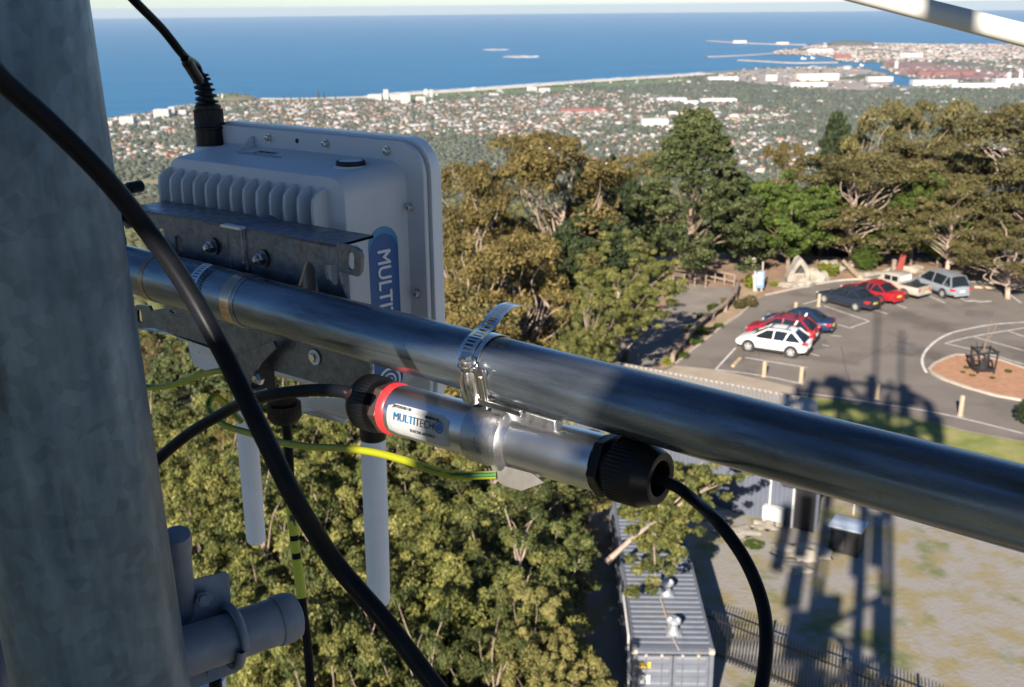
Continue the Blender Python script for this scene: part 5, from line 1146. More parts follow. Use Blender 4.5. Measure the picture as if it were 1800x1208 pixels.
M_cab = mat('black_cable_sheath', (.005, .006, .008), .40, var=(.009, .010, .013), vscale=60, rvar=.08, spec=.08)
M_brown = mat('brown_black_nut', (.035, .022, .018), .45)
M_redr = mat('red_plastic_ring', (.75, .03, .035), .35)
M_rod = mat('white_aerial_radome', (.74, .77, .82), .5, var=(.70, .73, .78), vscale=50)
M_bblue = mat('sticker_blue', (.012, .10, .32), .35); M_lblue = mat('sticker_light_blue', (.03, .25, .48), .35); M_wht = mat('printed_white', (.75, .78, .80), .5)
M_cyan = mat('printed_cyan', (.01, .20, .42), .5); M_ink = mat('printed_dark_grey', (.03, .033, .04), .5); M_lab = mat('silver_label', (.33, .34, .35), .4, var=(.28, .29, .30), vscale=90)
M_pgrey = metal('painted_grey_tube', (.14, .17, .22), (.19, .22, .27), .5, 40, .25, c3=(.22, .24, .28), s3=60, p3=(.68, .8))
def rrect(u0, u1, z0, z1, r, n, k=6):
    pts = []
    for (cu, cz, a0) in ((u1-r, z1-r, 0), (u0+r, z1-r, 90), (u0+r, z0+r, 180), (u1-r, z0+r, 270)):
        for i in range(k+1): a = R_(a0+90*i/k); pts.append(B(cu+r*math.cos(a), n, cz+r*math.sin(a)))
    return pts
def loftc(b, rings, cap0=True, cap1=True):
    n = len(rings[0]); vs = [p for r in rings for p in r]; fs = []
    for i in range(len(rings)-1):
        for k in range(n): k2 = (k+1) % n; fs.append((i*n+k, i*n+k2, (i+1)*n+k2, (i+1)*n+k))
    if cap0: fs.append(tuple(range(n-1, -1, -1)))
    if cap1: fs.append(tuple((len(rings)-1)*n+k for k in range(n)))
    return b.add(vs, fs)
def plate(b, outline, holes, n, th):                          # sheet metal cut to an outline seen square on to the box
    polys = [outline]+holes; al = [Q(x, y, n) for poly in polys for x, y in poly]
    P3 = [[Vector(((Q(x, y, n)-FO).dot(FU), (Q(x, y, n)-FO).dot(FZ), 0)) for x, y in poly] for poly in polys]
    tr = tessellate_polygon(P3); m = len(al); vs = al+[p-FN*th for p in al]; fs = [tuple(t_) for t_ in tr]+[tuple(i+m for i in t_[::-1]) for t_ in tr]; base = 0
    for poly in polys:
        k = len(poly)
        for i in range(k): j = (i+1) % k; fs.append((base+i, base+j, base+j+m, base+i+m))
        base += k
    return b.add(vs, fs)

# ---- the mast (a tower leg)
A0 = P(-30, 0, .604); A1 = P(183, 1208, .744); ad = (A0-A1).normalized()
t = thing('steel_mast', 'thick dull galvanised steel mast filling the left edge of the picture', 'mast', A1-ad*1.5)
MB().lathe(A1-ad*1.5, ad, [(0, .057), (.8, .057), (1.6, .057), (2.4, .057), (4.6, .057)], 96).build('tube', M_mast, t)
MB().lathe(A1-ad*1.5+ad*4.6, ad, [(0, .058), (.01, .058), (.02, .04)], 48).build('cap', M_mast, t)
# ---- horizontal pipe
pa = P(223, 472, 1.111); pb = P(1700, 867, .61); pd = (pb-pa).normalized()
t = thing('steel_pipe', 'long galvanised pipe crossing the picture diagonally in front of the gateway box', 'pipe', pa-pd*.25)
MB().lathe(pa-pd*.25, pd, [(0, .02415), (.3, .02415), (.6, .02415), (.9, .02415), (1.35, .02415)], 72).build('tube', M_galv, t)
def on_pipe(px):                                             # axis point of the pipe under a photo column
    best = min((abs(px-pxof(pa+pd*(k*.002-.2))), k) for k in range(600)); return pa+pd*(best[1]*.002-.2)
def pxof(q): c = CR.transposed() @ (q-CLOC); return 900+c.x/-c.z*FPX
s0 = on_pipe(285); s1_ = on_pipe(447)
MB().lathe(s0, pd, [(0, .0242), (.0005, .0252), ((s1_-s0).length-.0005, .0252), ((s1_-s0).length, .0242)], 64).build('sleeve', M_galv, t)
MB().lathe(on_pipe(425), pd, [(0, .0256), (.013, .0256), (.0135, .0243)], 64).build('sleeve_ring', metal('brown_reflecting_ring', (.42, .30, .22), (.50, .38, .28), .12, 60, 1.0, rv=.03, bump=0), t)
MB().lathe(on_pipe(281), pd, [(0, .0243), (.0004, .0256), (.008, .0256)], 64).build('sleeve_ring', M_dark, t)
# rail high on the right
ra = P(1440, -30, 1.14); rb = P(1880, 82, .985); rdv = (rb-ra).normalized()
t = thing('hand_rail', 'pale painted tube crossing the top right corner, banded by a shadow', 'rail', ra)
MB().lathe(ra-rdv*.3, rdv, [(0, .0107), (1.4, .0107)], 40).build('tube', mat('pale_painted_tube', (.62, .60, .55), .45, var=(.55, .53, .48), vscale=12), t)

# ---- gateway box
t = thing('gateway_box', 'white finned radio gateway box with a blue sticker, bolted behind the pipe', 'gateway', B(-.17, 0, -.29))
b = MB(); loftc(b, [rrect(-.346, 0, -.286, 0, .032, 0), rrect(-.346, 0, -.286, 0, .032, -.006)]); flange = b.build('flange', M_plas, t, ang=50, bevel=.001)
b = MB(); loftc(b, [rrect(-.343, -.003, -.283, -.003, .03, -.006), rrect(-.343, -.003, -.283, -.003, .03, -.0085)]); b.build('gasket', M_gask, t, ang=50)
b = MB(); loftc(b, [rrect(-.349, .003, -.289, .003, .034, -.0085), rrect(-.349, .003, -.289, .003, .034, -.022), rrect(-.343, -.003, -.283, -.003, .03, -.030)]); b.build('lid', M_lid, t, ang=40)
b = MB(); loftc(b, [rrect(-.3285, -.024, -.264, -.020, .022, .0), rrect(-.326, -.027, -.262, -.022, .022, .004), rrect(-.322, -.035, -.258, -.028, .020, .070), rrect(-.3205, -.0365, -.2565, -.0295, .019, .0738), rrect(-.316, -.041, -.252, -.034, .016, .0755)]); body = b.build('body', M_plas, t, ang=42)
zt = FO.z
nf = 13
for k in range(nf):
    u = -.314+k*(.252/(nf-1)); zz0, zz1 = -.245, -.043
    prof = [(.070, zz0), (.070, zz1+.004), (.078, zz1+.003), (.086, zz1), (.0925, zz1-.006), (.094, zz1-.016), (.094, zz0+.014), (.088, zz0+.004)]
    w0 = .0038
    vs = [B(u-w0/2, n_, z_) for n_, z_ in prof]+[B(u+w0/2, n_, z_) for n_, z_ in prof]; m_ = len(prof)
    MB().add(vs, [tuple(range(m_)), tuple(range(2*m_-1, m_-1, -1))]+[(i, i+m_, (i+1) % m_+m_, (i+1) % m_) for i in range(m_)]).build('fin', M_plas, t, smooth=False, bevel=.0006)
def screw(q, ax, r, parent, m_=None):
    o = MB().lathe(q, ax, [(0, r*1.25), (.0012, r*1.2)], 20).build('washer', M_stain, parent)
    b = MB(); b.lathe(q+ax*.0012, ax, [(0, r), (r*.5, r*.92), (r*.8, r*.6), (r*.82, r*.42)], 20, cap=False); b.lathe(q+ax*(.0012+r*.3), ax, [(0, r*.42), (.0002, r*.1)], 6); return b.build('screw', m_ or M_stain, parent)
for u, z in ((-.233, -.010), (-.14, -.010), (-.049, -.011), (-.020, -.066), (-.0135, -.156), (-.0135, -.235)):
    screw(B(u, .0002, z), FN, .0042, t)
MB().lathe(B(-.186, .0, -.010), FN, [(0, .0028), (.0006, .0026)], 16).build('screw_hole', M_gask, t)
b = MB(); b.prism([(0, 0), (.020, 0), (0, .013)], B(-.262, .001, -.0225), (FN, FZ, FU), .003); b.build('stiffening_rib', M_plas, t, smooth=False)
# vent plug
q = G(617, 296, zt-.027)
MB().lathe(q-FZ*.004, FZ, [(0, .0180), (.006, .0172), (.0075, .0165)], 40).build('vent_seat', M_plas, t)
MB().lathe(q+FZ*.0035, FZ, [(0, .0150), (.004, .0148), (.0046, .0140), (.0046, .0125), (.0040, .0125)], 40, cap=False).build('vent_ring', M_gask, t)
MB().lathe(q+FZ*.0076, FZ, [(0, .0122), (.0006, .0120)], 40).build('vent_membrane', M_lid, t)
# label on the top
def topface(px, py, dz=-.0245): return G(px, py, zt+dz)
la, lb2, lc, ld = [topface(x, y) for x, y in ((424, 276), (540, 288), (552, 279), (440, 267))]
topn = None
slope = lambda q: q
b = MB(); 
def on_top(u, n, k=.0004): return B(u, n, -.0225-(n-.004)*.1+k)
b.add([on_top(-.262, .010), on_top(-.170, .010), on_top(-.170, .038), on_top(-.262, .038)], [(0, 1, 2, 3), (3, 2, 1, 0)]); lab = b.build('top_label', M_lab, t, smooth=False)
tn = (on_top(-.2, .010)-on_top(-.2, .038)).normalized()
text_at('JAPAN', .0105, on_top(-.232, .021, .0006), FU, tn, M_ink, lab, 'label_print', bold=.0002)
for k in (0, 1): MB().tube([on_top(-.258+.01*k, .028+.005*k, .0006), on_top(-.225, .0265+.005*k, .0006), on_top(-.18+.004*k, .028+.005*k, .0006)], .0005, 5).build('label_line', M_ink, lab)
# blue sticker down the right-hand side of the body
sd_ = (B(-.035, .064, 0)-B(-.027, .004, 0)).normalized(); so = sd_.cross(FZ); so = so if so.dot(FU) > 0 else -so
def side(n, z, k=.0006): return B(-.027, .004, 0)+sd_*(n-.004)+FZ*z+so*k
def pill(n0, n1, z0, z1, k=10):
    r = (n1-n0)/2; c = (n0+n1)/2; pts = []
    for i in range(k+1): a = math.pi*i/k; pts.append((c+r*math.cos(a), z1-r*0+r*math.sin(a)*1.0-r))
    for i in range(k+1): a = math.pi+math.pi*i/k; pts.append((c+r*math.cos(a), z0+r+r*math.sin(a)))
    return pts
b = MB(); pl = pill(.012, .050, -.262, -.082); b.add([side(n_, z_) for n_, z_ in pl], [tuple(range(len(pl))), tuple(range(len(pl)-1, -1, -1))]); stick = b.build('blue_sticker', M_bblue, t, smooth=False)
arc = [(.031+.0188*math.cos(a), -.101+.0188*math.sin(a)) for a in [math.pi*i/12 for i in range(13)]]; arc2 = [(.031+.0182*math.cos(a), -.1085+.0195*math.sin(a)) for a in [math.pi*i/12 for i in range(12, -1, -1)]]
b = MB(); al = arc+arc2; b.add([side(n_, z_, .0009) for n_, z_ in al], [tuple(range(len(al))), tuple(range(len(al)-1, -1, -1))]); b.build('sticker_crescent', M_lblue, stick, smooth=False)
text_at('MULTITECH', .0235, side(.0395, -.1045, .0012), -FZ, -sd_, M_wht, stick, 'sticker_lettering', bold=0, sx=.93); text_at('MULTITECH', .0235, side(.0389, -.1052, .0014), -FZ, -sd_, M_wht, stick, 'sticker_lettering', bold=0, sx=.93)
for r0_, r1_, a0_, a1_ in ((.0150, .0122, 0, 360), (.0088, .0070, -60, 200), (.0045, .0030, 120, 380)):
    n_ = 28; vs = []
    for i in range(n_+1):
        a = R_(a0_+(a1_-a0_)*i/n_); vs += [side(.031+r0_*math.cos(a), -.2475+r0_*math.sin(a), .0012), side(.031+r1_*math.cos(a), -.2475+r1_*math.sin(a), .0012)]
    MB().add(vs, [(2*i, 2*i+1, 2*i+3, 2*i+2) for i in range(n_)]).build('swirl_mark', M_wht, stick, smooth=False)
# ---- gland with strain relief on the top of the box, and its cable
gq = G(372, 258, zt-.026)
t = thing('cable_gland', 'black ribbed cable gland with a spiral strain relief standing on the gateway box', 'cable gland', gq)
up = (P(367, 190, (gq-CLOC).length)-gq).normalized(); up = (FZ*.97+up*.03).normalized()
MB().lathe(gq-up*.006, up, [(0, .0205), (.007, .0200), (.008, .018)], 40).build('seat_ring', M_plas, t)
MB().lathe(gq, up, [(0, .0168), (.003, .0172), (.020, .0170), (.021, .0182), (.023, .0182), (.024, .017)], 40).build('lower_nut', M_blk, t)
MB().lathe(gq+up*.024, up, [(0, .0170), (.001, .0172), (.019, .0168), (.0195, .0150), (.024, .0150), (.025, .011)], 72, ribs=1, ribd=.0008, ribr=(.001, .0192)).build('dome_nut', M_blk, t)
sp0 = gq+up*.048; sp = smoothline([sp0, sp0+up*.018+FU*-.003, sp0+up*.034+FU*-.009], 10)
MB().tube(sp, [.0095-.0035*i/20 for i in range(21)], 16).build('relief_core', M_blk, t)
hel = []
for i in range(6*16+1):
    f_ = i/(6*16); c = Vector(sp[min(20, int(f_*20))]).lerp(Vector(sp[min(20, int(f_*20)+1)]), f_*20-int(f_*20)); a = 2*math.pi*i/16; r_ = .0125-.004*f_
    hel.append(c+FU*math.cos(a)*r_+FN*math.sin(a)*r_)
MB().tube(hel, .0017, 6).build('relief_spiral', M_blk, t)
def cable(pts, r, name, label, cat='cable', m_=None, k=8, n=16, kinds=None):
    """pts: (px, py, depth) control points"""
    pl = [P(x, y, d) for x, y, d in smoothline(pts, k)]
    b = MB(); rr = r if not callable(r) else [r(i/(len(pl)-1)) for i in range(len(pl))]
    b.tube(pl, rr, n); t = thing(name, label, cat, pl[0]); b.build('sheath', m_ or M_cab, t); return t, pl
te = CR.transposed() @ (Vector(sp[-1])-CLOC); dte = -te.z; pxe, pye = 900+te.x/dte*FPX, 604-te.y/dte*FPX
t, pl = cable([(150, -110, 1.0), (195, -45, 1.02), (235, 0, 1.05), (285, 51, 1.10), (322, 97, 1.14), (pxe-8, pye-18, dte), (pxe, pye, dte)], .0046, 'black_cable', 'black cable dropping from the top edge into the gland on the gateway box')
q = P(333, 116, 1.155); q2 = P(347, 138, 1.18); MB().tube(smoothline([q-(q2-q)*.6, q-(q2-q)*.2, q, q2, q2+(q2-q)*.3], 4), [.0046]*3+[.0062]*11+[.0046]*3, 14).build('heat_shrink', M_blk, t)
# ---- upper bracket
t = thing('mounting_bracket', 'galvanised channel bracket with slots and bolts above the pipe, under the fins', 'bracket', Q(400, 450, .15))
ol = [(225, 365), (330, 383), (400, 396), (413, 393), (424, 401), (592, 431), (596, 478), (600, 500), (612, 527), (588, 522), (560, 514), (553, 470), (545, 461), (536, 462), (524, 503), (340, 470), (322, 462), (300, 441), (290, 436), (262, 405), (240, 398), (222, 402), (205, 380)]
holes = [[(276, 403), (286, 402), (291, 407), (291, 424), (285, 433), (278, 428)], [(307, 416), (313, 413), (319, 418), (321, 443), (310, 441)], [(574, 466), (588, 466), (592, 470), (593, 500), (583, 502), (575, 492), (571, 478)]]
b = MB(); plate(b, ol, holes, .150, .003); b.build('face_plate', M_brk, t, smooth=False, bevel=.0005)
b = MB(); pts = ol[:6]; n_ = len(pts); up3 = [Q(x, y, .150) for x, y in pts]
vs = up3+[p-FN*.046+FZ*.001 for p in up3]; vs += [p-FZ*.0025 for p in vs]
fs = []
for i in range(n_-1): fs += [(i, i+1, n_+i+1, n_+i), (2*n_+i, 3*n_+i, 3*n_+i+1, 2*n_+i+1), (i, 2*n_+i, 2*n_+i+1, i+1), (n_+i, n_+i+1, 3*n_+i+1, 3*n_+i)]
b.add(vs, fs); b.build('top_flange', M_brk, t, smooth=False)
b = MB(); plate(b, [(592, 428), (622, 434), (632, 441), (635, 452), (634, 478), (628, 486), (597, 477)], [[(611, 447), (615, 443), (620, 445), (622, 452), (622, 470), (618, 476), (612, 472), (610, 465)]], .152, .003); b.build('slotted_tab', M_brk, t, smooth=False, bevel=.0005)
MB().add([Q(592, 429, .152), Q(612, 422, .115), Q(613, 434, .115), Q(594, 440, .152)], [(0, 1, 2, 3), (3, 2, 1, 0)]).build('tab_gusset', M_brk, t, smooth=False)
bo = Q(415, 397, .150); vs = []
for i in range(13):
    a = math.pi*i/12
    for z_ in (0, -.042): vs.append(bo-FU*math.cos(a)*.0135+FN*math.sin(a)*.006+FZ*z_)
MB().add(vs+[bo, bo-FZ*.042], [(2*i, 2*i+1, 2*i+3, 2*i+2) for i in range(12)]+[tuple([26]+list(range(0, 26, 2)))]).build('saddle_boss', M_brk, t, ang=60)
MB().prism([(-.0145, 0), (.0145, 0), (.0145, .0025), (-.0145, .0025)], bo+FZ*.001, (FU, FN*3, -FZ), .0025).build('boss_lip', mat('bright_zinc_edge', (.6, .6, .6), .4, metal=.6), t, smooth=False)
for px_, py_ in ((375, 433), (462, 454)):
    q = Q(px_, py_, .151); b = MB().lathe(q, FN, [(0, .0085), (.0015, .0085)], 24).build('washer', M_brk, t)
    MB().lathe(q+FN*.0015, FN, [(0, .0062), (.0035, .0062), (.0055, .0045), (.0058, .0032), (.0035, .0030)], 6, cap=False).build('bolt', M_stain, t, smooth=False)
    MB().lathe(q+FN*.003, FN, [(0, .0045), (.006, .0040), (.008, .0022)], 16).build('stud', M_stain, t)
# ---- lower bracket
t = thing('mounting_bracket', 'galvanised channel bracket hanging in shadow below the pipe', 'bracket', Q(470, 620, .15))
b = MB(); plate(b, [(233, 541), (240, 536), (262, 538), (266, 546), (300, 540), (480, 560), (645, 610), (652, 650), (640, 692), (600, 686), (475, 650), (410, 622), (365, 606), (270, 577), (240, 577)], [[(241, 546), (247, 545), (250, 565), (247, 569), (242, 564)], [(297, 541+5), (310, 545), (325, 552), (303, 551)]], .150, .003); b.build('face_plate', M_brk, t, smooth=False, bevel=.0005)
vs = []; lo = [Q(x, y, .150) for x, y in ((475, 650), (540, 669), (600, 686), (640, 692))]
for i in range(7):
    a = math.pi/2*i/6
    for p in lo: vs.append(p-FN*(.018*math.sin(a))-FZ*(.018*(1-math.cos(a)))+FZ*.012)
fs = [(4*i+k, 4*i+k+1, 4*i+k+5, 4*i+k+4) for i in range(6) for k in range(3)]
MB().add(vs, fs+[f[::-1] for f in fs]).build('rolled_lip', M_brk, t)
lf = [Q(x, y, .150) for x, y in ((233, 577), (300, 588), (475, 650))]; MB().add(lf+[p-FN*.05 for p in lf], [(0, 1, 4, 3), (1, 2, 5, 4), (3, 4, 1, 0), (4, 5, 2, 1)]).build('bottom_flange', M_brk, t, smooth=False)
q = Q(553, 628, .151); MB().lathe(q, FN, [(0, .0075), (.001, .0075), (.0012, .0060)], 24).build('washer', M_lid, t); MB().lathe(q+FN*.001, FN, [(0, .0048), (.003, .004)], 6).build('bolt', M_stain, t)
b = MB(); plate(b, [(330, 600), (334, 622), (340, 640), (352, 648), (378, 655), (412, 660), (440, 640), (440, 610)], [[(347, 609), (354, 611), (354, 620), (348, 620)]], .050, .004); b.build('side_plate', M_plas, t, smooth=False, bevel=.001)
b = MB(); plate(b, [(417, 622), (432, 618), (470, 604), (480, 600), (486, 612), (455, 640), (440, 670), (428, 700), (420, 690)], [], .165, .003); b.build('strut', M_brk, t, smooth=False, bevel=.0005)
MB().box(Q(448, 668, .14), (.03, .03, .045), FAX).build('clamp_block', M_gask, t, bevel=.002)
q = Q(457, 664, .158); MB().lathe(q, FN, [(0, .007), (.004, .007), (.007, .004)], 6).build('nut', M_stain, t, smooth=False)
MB().box(Q(450, 686, .15), (.022, .012, .006), FAX).build('clamp_foot', mat('pale_grey_casting', (.5, .48, .45), .6), t, bevel=.001)  # one even pale grey over the foot
b = MB(); plate(b, [(505, 717), (515, 712), (545, 718), (609, 737), (605, 745), (560, 722), (520, 724)], [], .03, .003); plate(b, [(510, 700), (620, 700), (640, 738), (600, 740), (560, 724), (522, 722)], [], .01, .003); b.build('lower_tab', M_plas, t, smooth=False)
# small black lead with a cap at far left
a0 = P(188, 338, 1.16); a1 = P(249, 327, 1.2); t = thing('black_connector', 'short black connector poking out left of the gateway box behind the mast', 'connector', a0)
dd = (a1-a0).normalized(); L_ = (a1-a0).length; MB().lathe(a0, dd, [(0, .0056), (L_*.6, .0056), (L_*.62, .0068), (L_*.97, .0068), (L_, .0052)], 20).build('plug', M_blk, t)
cable([(202, 345, 1.16), (207, 380, 1.14), (216, 430, 1.12), (220, 455, 1.12)], .0042, 'black_cable', 'short black lead running down from the small connector beside the mast')

# ---- hose clamps
def perforated(path, nrm, axis, width, pitch, hole=True, mat_=None, parent=None, name='band', th=.0006):
    """band with slots: two rails and a rung between every pair of slots"""
    b = MB(); acc = [0]
    for i in range(1, len(path)): acc.append(acc[-1]+(path[i]-path[i-1]).length)
    L_ = acc[-1]; nn = int(L_/pitch)
    def pt(s_):
        for i in range(1, len(path)):
            if acc[i] >= s_-1e-9: f_ = (s_-acc[i-1])/max(1e-9, acc[i]-acc[i-1]); return path[i-1].lerp(path[i], f_), nrm[i-1].lerp(nrm[i], f_).normalized()
        return path[-1], nrm[-1]
    def quad(sa, sb, wa, wb, skew=0):
        pa_, na_ = pt(sa); pb_, nb_ = pt(sb); t_ = (pb_-pa_)
        c = [pa_+axis*wa, pa_+axis*wb, pb_+axis*wb, pb_+axis*wa]
        n_ = [na_, na_, nb_, nb_]
        b.add(c+[p+k*th for p, k in zip(c, n_)], [(0, 1, 2, 3), (7, 6, 5, 4), (0, 4, 5, 1), (2, 6, 7, 3), (1, 5, 6, 2), (3, 7, 4, 0)])
    w = width/2
    for k in range(nn):
        s_ = k*pitch
        for wa, wb in ((-w, -w*.55), (w*.55, w)):
            quad(s_, s_+pitch/2, wa, wb); quad(s_+pitch/2, s_+pitch, wa, wb)
        quad(s_, s_+pitch*.48, -w*.55, w*.55)
    return b.build(name, mat_ or M_stain, parent, smooth=False)
def ringpath(c, ax, r, a0, a1, n=60, e1=None):
    e1 = e1; e2 = ax.cross(e1); return [c+(e1*math.cos(R_(a0+(a1-a0)*i/n))+e2*math.sin(R_(a0+(a1-a0)*i/n)))*r for i in range(n+1)], [(e1*math.cos(R_(a0+(a1-a0)*i/n))+e2*math.sin(R_(a0+(a1-a0)*i/n))) for i in range(n+1)]
# right clamp: e1 points to the camera, e2 = pd x e1
c = on_pipe(850); e1 = (CLOC-c); e1 = (e1-pd*e1.dot(pd)).normalized(); e2 = pd.cross(e1); sgn = 1 if e2.z > 0 else -1
t = thing('hose_clamp', 'bright stainless hose clamp with a screw and a free tail, right of the label tube', 'hose clamp', c)
pth, nr = ringpath(c, pd, .0257, 0, 0, 1, e1)
def ringp(c, r, degs): return [c+(e1*math.cos(R_(a))+e2*sgn*math.sin(R_(a)))*r for a in degs], [(e1*math.cos(R_(a))+e2*sgn*math.sin(R_(a))) for a in degs]
degs = [-5+i*4 for i in range(0, 13)]
pth, nr = ringp(c, .0262, degs)
# tail leaves the ring tangentially and arches over
tl = smoothline([tuple(pth[-1]), tuple(Q(861, 570, .186)), tuple(Q(876, 549, .166)), tuple(Q(898, 536, .143)), tuple(Q(926, 539, .120))], 8)[1:]
tl = [Vector(p) for p in tl]; nt_ = []
for i in range(len(tl)): tg = (tl[min(i+1, len(tl)-1)]-tl[max(i-1, 0)]).normalized(); nn_ = pd.cross(tg); nt_.append(nn_ if nn_.z > 0 else -nn_)
perforated(pth+tl, nr+nt_, pd, .0145, .0036, parent=t, name='slotted_tail')
c2 = on_pipe(866)
pth, nr = ringp(c2, .0250, list(range(-150, 160, 5)))
b = MB(); vs = []
for p_, n__ in zip(pth, nr): vs += [p_-pd*.0045, p_+pd*.0045]
m_ = len(vs); vs += [v_+(n__*.0007) for v_, n__ in zip(vs, [x for x in nr for _ in (0, 1)])]
fs = []
for i in range(m_//2-1): fs += [(m_+2*i, m_+2*i+1, m_+2*i+3, m_+2*i+2), (2*i, m_+2*i, m_+2*i+2, 2*i+2), (2*i+1, 2*i+3, m_+2*i+3, m_+2*i+1)]
b.add(vs, fs); b.build('band', M_stain, t, ang=50)
ha = Q(823, 648, .208); hb = Q(833, 703, .200); hd = (hb-ha).normalized(); L_ = (hb-ha).length
MB().lathe(ha, hd, [(0, .0058), (.006, .0085), (L_*.9, .0088), (L_, .0070)], 28).build('screw_housing', M_stain, t)
MB().lathe(ha-hd*.0095, hd, [(0, .0060), (.001, .0066), (.0045, .0066), (.005, .0078), (.0075, .0078), (.009, .006)], 24).build('screw_collar', M_stain, t)
MB().lathe(ha-hd*.0125, hd, [(0, .0046), (.004, .0048)], 6).build('hex_head', M_stain, t, smooth=False)
MB().box(Q(846, 678, .205), (.012, .004, .032), (pd, FN, hd)).build('saddle_plate', M_stain, t, bevel=.0008)
MB().box(Q(852, 690, .2035), (.0035, .006, .030), (pd, FN, hd)).build('saddle_rib', M_stain, t, bevel=.0008)
# left clamp
c = on_pipe(378); e1 = (CLOC-c); e1 = (e1-pd*e1.dot(pd)).normalized(); e2 = pd.cross(e1); sgn = 1 if e2.z > 0 else -1
t = thing('hose_clamp', 'dark slotted hose clamp round the left part of the pipe, under the upper bracket bolt', 'hose clamp', c)
pth, nr = ringp(c, .0285, [58-i*4 for i in range(0, 36)]); 
pth = [p+pd*(.012*(max(0, (i-14))/22)**1.5) for i, p in enumerate(pth)]
perforated(pth, nr, pd, .0125, .0034, parent=t, name='slotted_band')
# ---- tube below the pipe: lightning arrester with label
ca = Q(692, 718, .187); cb = Q(1060, 815, .187); cd_ = (cb-ca).normalized(); r0 = .0213
e1 = (CLOC-ca); e1 = (e1-cd_*e1.dot(cd_)).normalized(); e2 = cd_.cross(e1); sg = 1 if e2.z > 0 else -1; e2 = e2*sg
t = thing('surge_arrester', 'brushed aluminium tube with a red ring and a blue lettered label slung under the pipe', 'surge arrester', ca)
LL = (cb-ca).length
MB().lathe(ca, cd_, [(0, r0), (LL*.3, r0), (LL*.6, r0), (LL, r0)], 80).build('tube', M_alu, t)
MB().lathe(ca-cd_*.0005, cd_, [(0, r0+.0006), (.0015, r0+.0012), (.0065, r0+.0012), (.008, r0+.0003)], 80).build('red_ring', M_redr, t)
def cyl_pt(x, y, k): a = y/r0; return ca+cd_*x+(e1*math.cos(a)+e2*math.sin(a))*(r0+k)
def patch(x0, x1, y0, y1, k, nx=10, ny=10, rc=.003):
    vs = []
    for i in range(nx+1):
        x = x0+(x1-x0)*i/nx
        ins = 0
        if i == 0 or i == nx: ins = rc
        for j in range(ny+1): vs.append(cyl_pt(x, (y0+ins)+((y1-ins)-(y0+ins))*j/ny, k))
    return vs, [(i*(ny+1)+j, (i+1)*(ny+1)+j, (i+1)*(ny+1)+j+1, i*(ny+1)+j+1) for i in range(nx) for j in range(ny)]
b = MB(); vs, fs = patch(.0125, .080, -.0235, .0045, .0001, 8, 24); b.add(vs, fs+[f[::-1] for f in fs]); lab = b.build('silver_label', M_lab, t)
b = MB(); vs, fs = patch(.0175, .0765, -.0215, -.0005, .0002, 8, 24); b.add(vs, fs+[f[::-1] for f in fs]); b.build('white_label', mat('label_white', (.38, .39, .40), .45, var=(.35, .36, .37), vscale=80), lab)
for bd, sz, x_, y_, m_, bo_, sx_ in (('MULTI', .0088, .0205, -.0085, M_cyan, 0, .98), ('MULTI', .0088, .0208, -.0084, M_cyan, 0, .98), ('TECH', .0088, .0452, -.0085, M_ink, 0, .92), ('ELECRA AUDERA', .0034, .039, -.0150, M_ink, .0001, 1.05), ('JAPTONI.E8.1 SR', .0028, .0185, .0012, M_ink, .0001, 1.0), ('SIMECA.1E', .0026, .055, -.0010, M_ink, .0002, 1.2)):
    text_at(bd, sz, (0, 0, 0), (1, 0, 0), (0, 1, 0), m_, lab, 'lettering', bold=bo_, sx=sx_, curve=(lambda c, x_=x_, y_=y_: cyl_pt(x_+c.x, y_+c.y, .0014)))
vs = []; n_ = 24
for i in range(n_+1):
    a = 2*math.pi*i/n_; vs += [cyl_pt(.0700+.0048*math.cos(a), -.0055+.0048*math.sin(a), .0006), cyl_pt(.0700+.0036*math.cos(a), -.0055+.0036*math.sin(a), .0006)]
b = MB(); b.add(vs, [(2*i, 2*i+1, 2*i+3, 2*i+2) for i in range(n_)])
vs = [cyl_pt(.0700, -.0055, .0006)]+[cyl_pt(.0700+.0028*math.cos(2*math.pi*i/n_), -.0055+.0028*math.sin(2*math.pi*i/n_), .0006) for i in range(n_)]; b.add(vs, [(0, 1+i, 1+(i+1) % n_) for i in range(n_)]); b.build('swirl_mark', M_bblue, lab)
# left nut and dome
MB().lathe(ca-cd_*.009, cd_, [(0, .0232), (.0085, .0228)], 6, ref=FZ).build('hex_nut', M_brown, t, bevel=.001)
MB().lathe(ca-cd_*.013, cd_, [(0, .0190), (.004, .0190)], 40).build('neck', M_blk, t)
MB().lathe(ca-cd_*.040, cd_, [(0, .0150), (.003, .0205), (.008, .0238), (.010, .0244), (.026, .0244), (.0265, .0215)], 96, ribs=1, ribd=.0008, ribr=(.0095, .0262)).build('dome_nut', M_blk, t)
# right nut, neck and dome with an open mouth
MB().lathe(cb, cd_, [(0, .0238), (.008, .0242)], 6, ref=FZ).build('hex_nut', M_blk, t, bevel=.001)
MB().lathe(cb+cd_*.008, cd_, [(0, .0185), (.006, .0185)], 40).build('neck', M_blk, t)
MB().lathe(cb+cd_*.0135, cd_, [(0, .0215), (.001, .0240), (.022, .0240), (.0245, .0225), (.0345, .0185), (.0350, .0160), (.034, .0130), (.020, .0120), (.019, .001)], 96, cap=False, ribs=1, ribd=.0008, ribr=(.001, .0221)).build('dome_nut', M_blk, t)
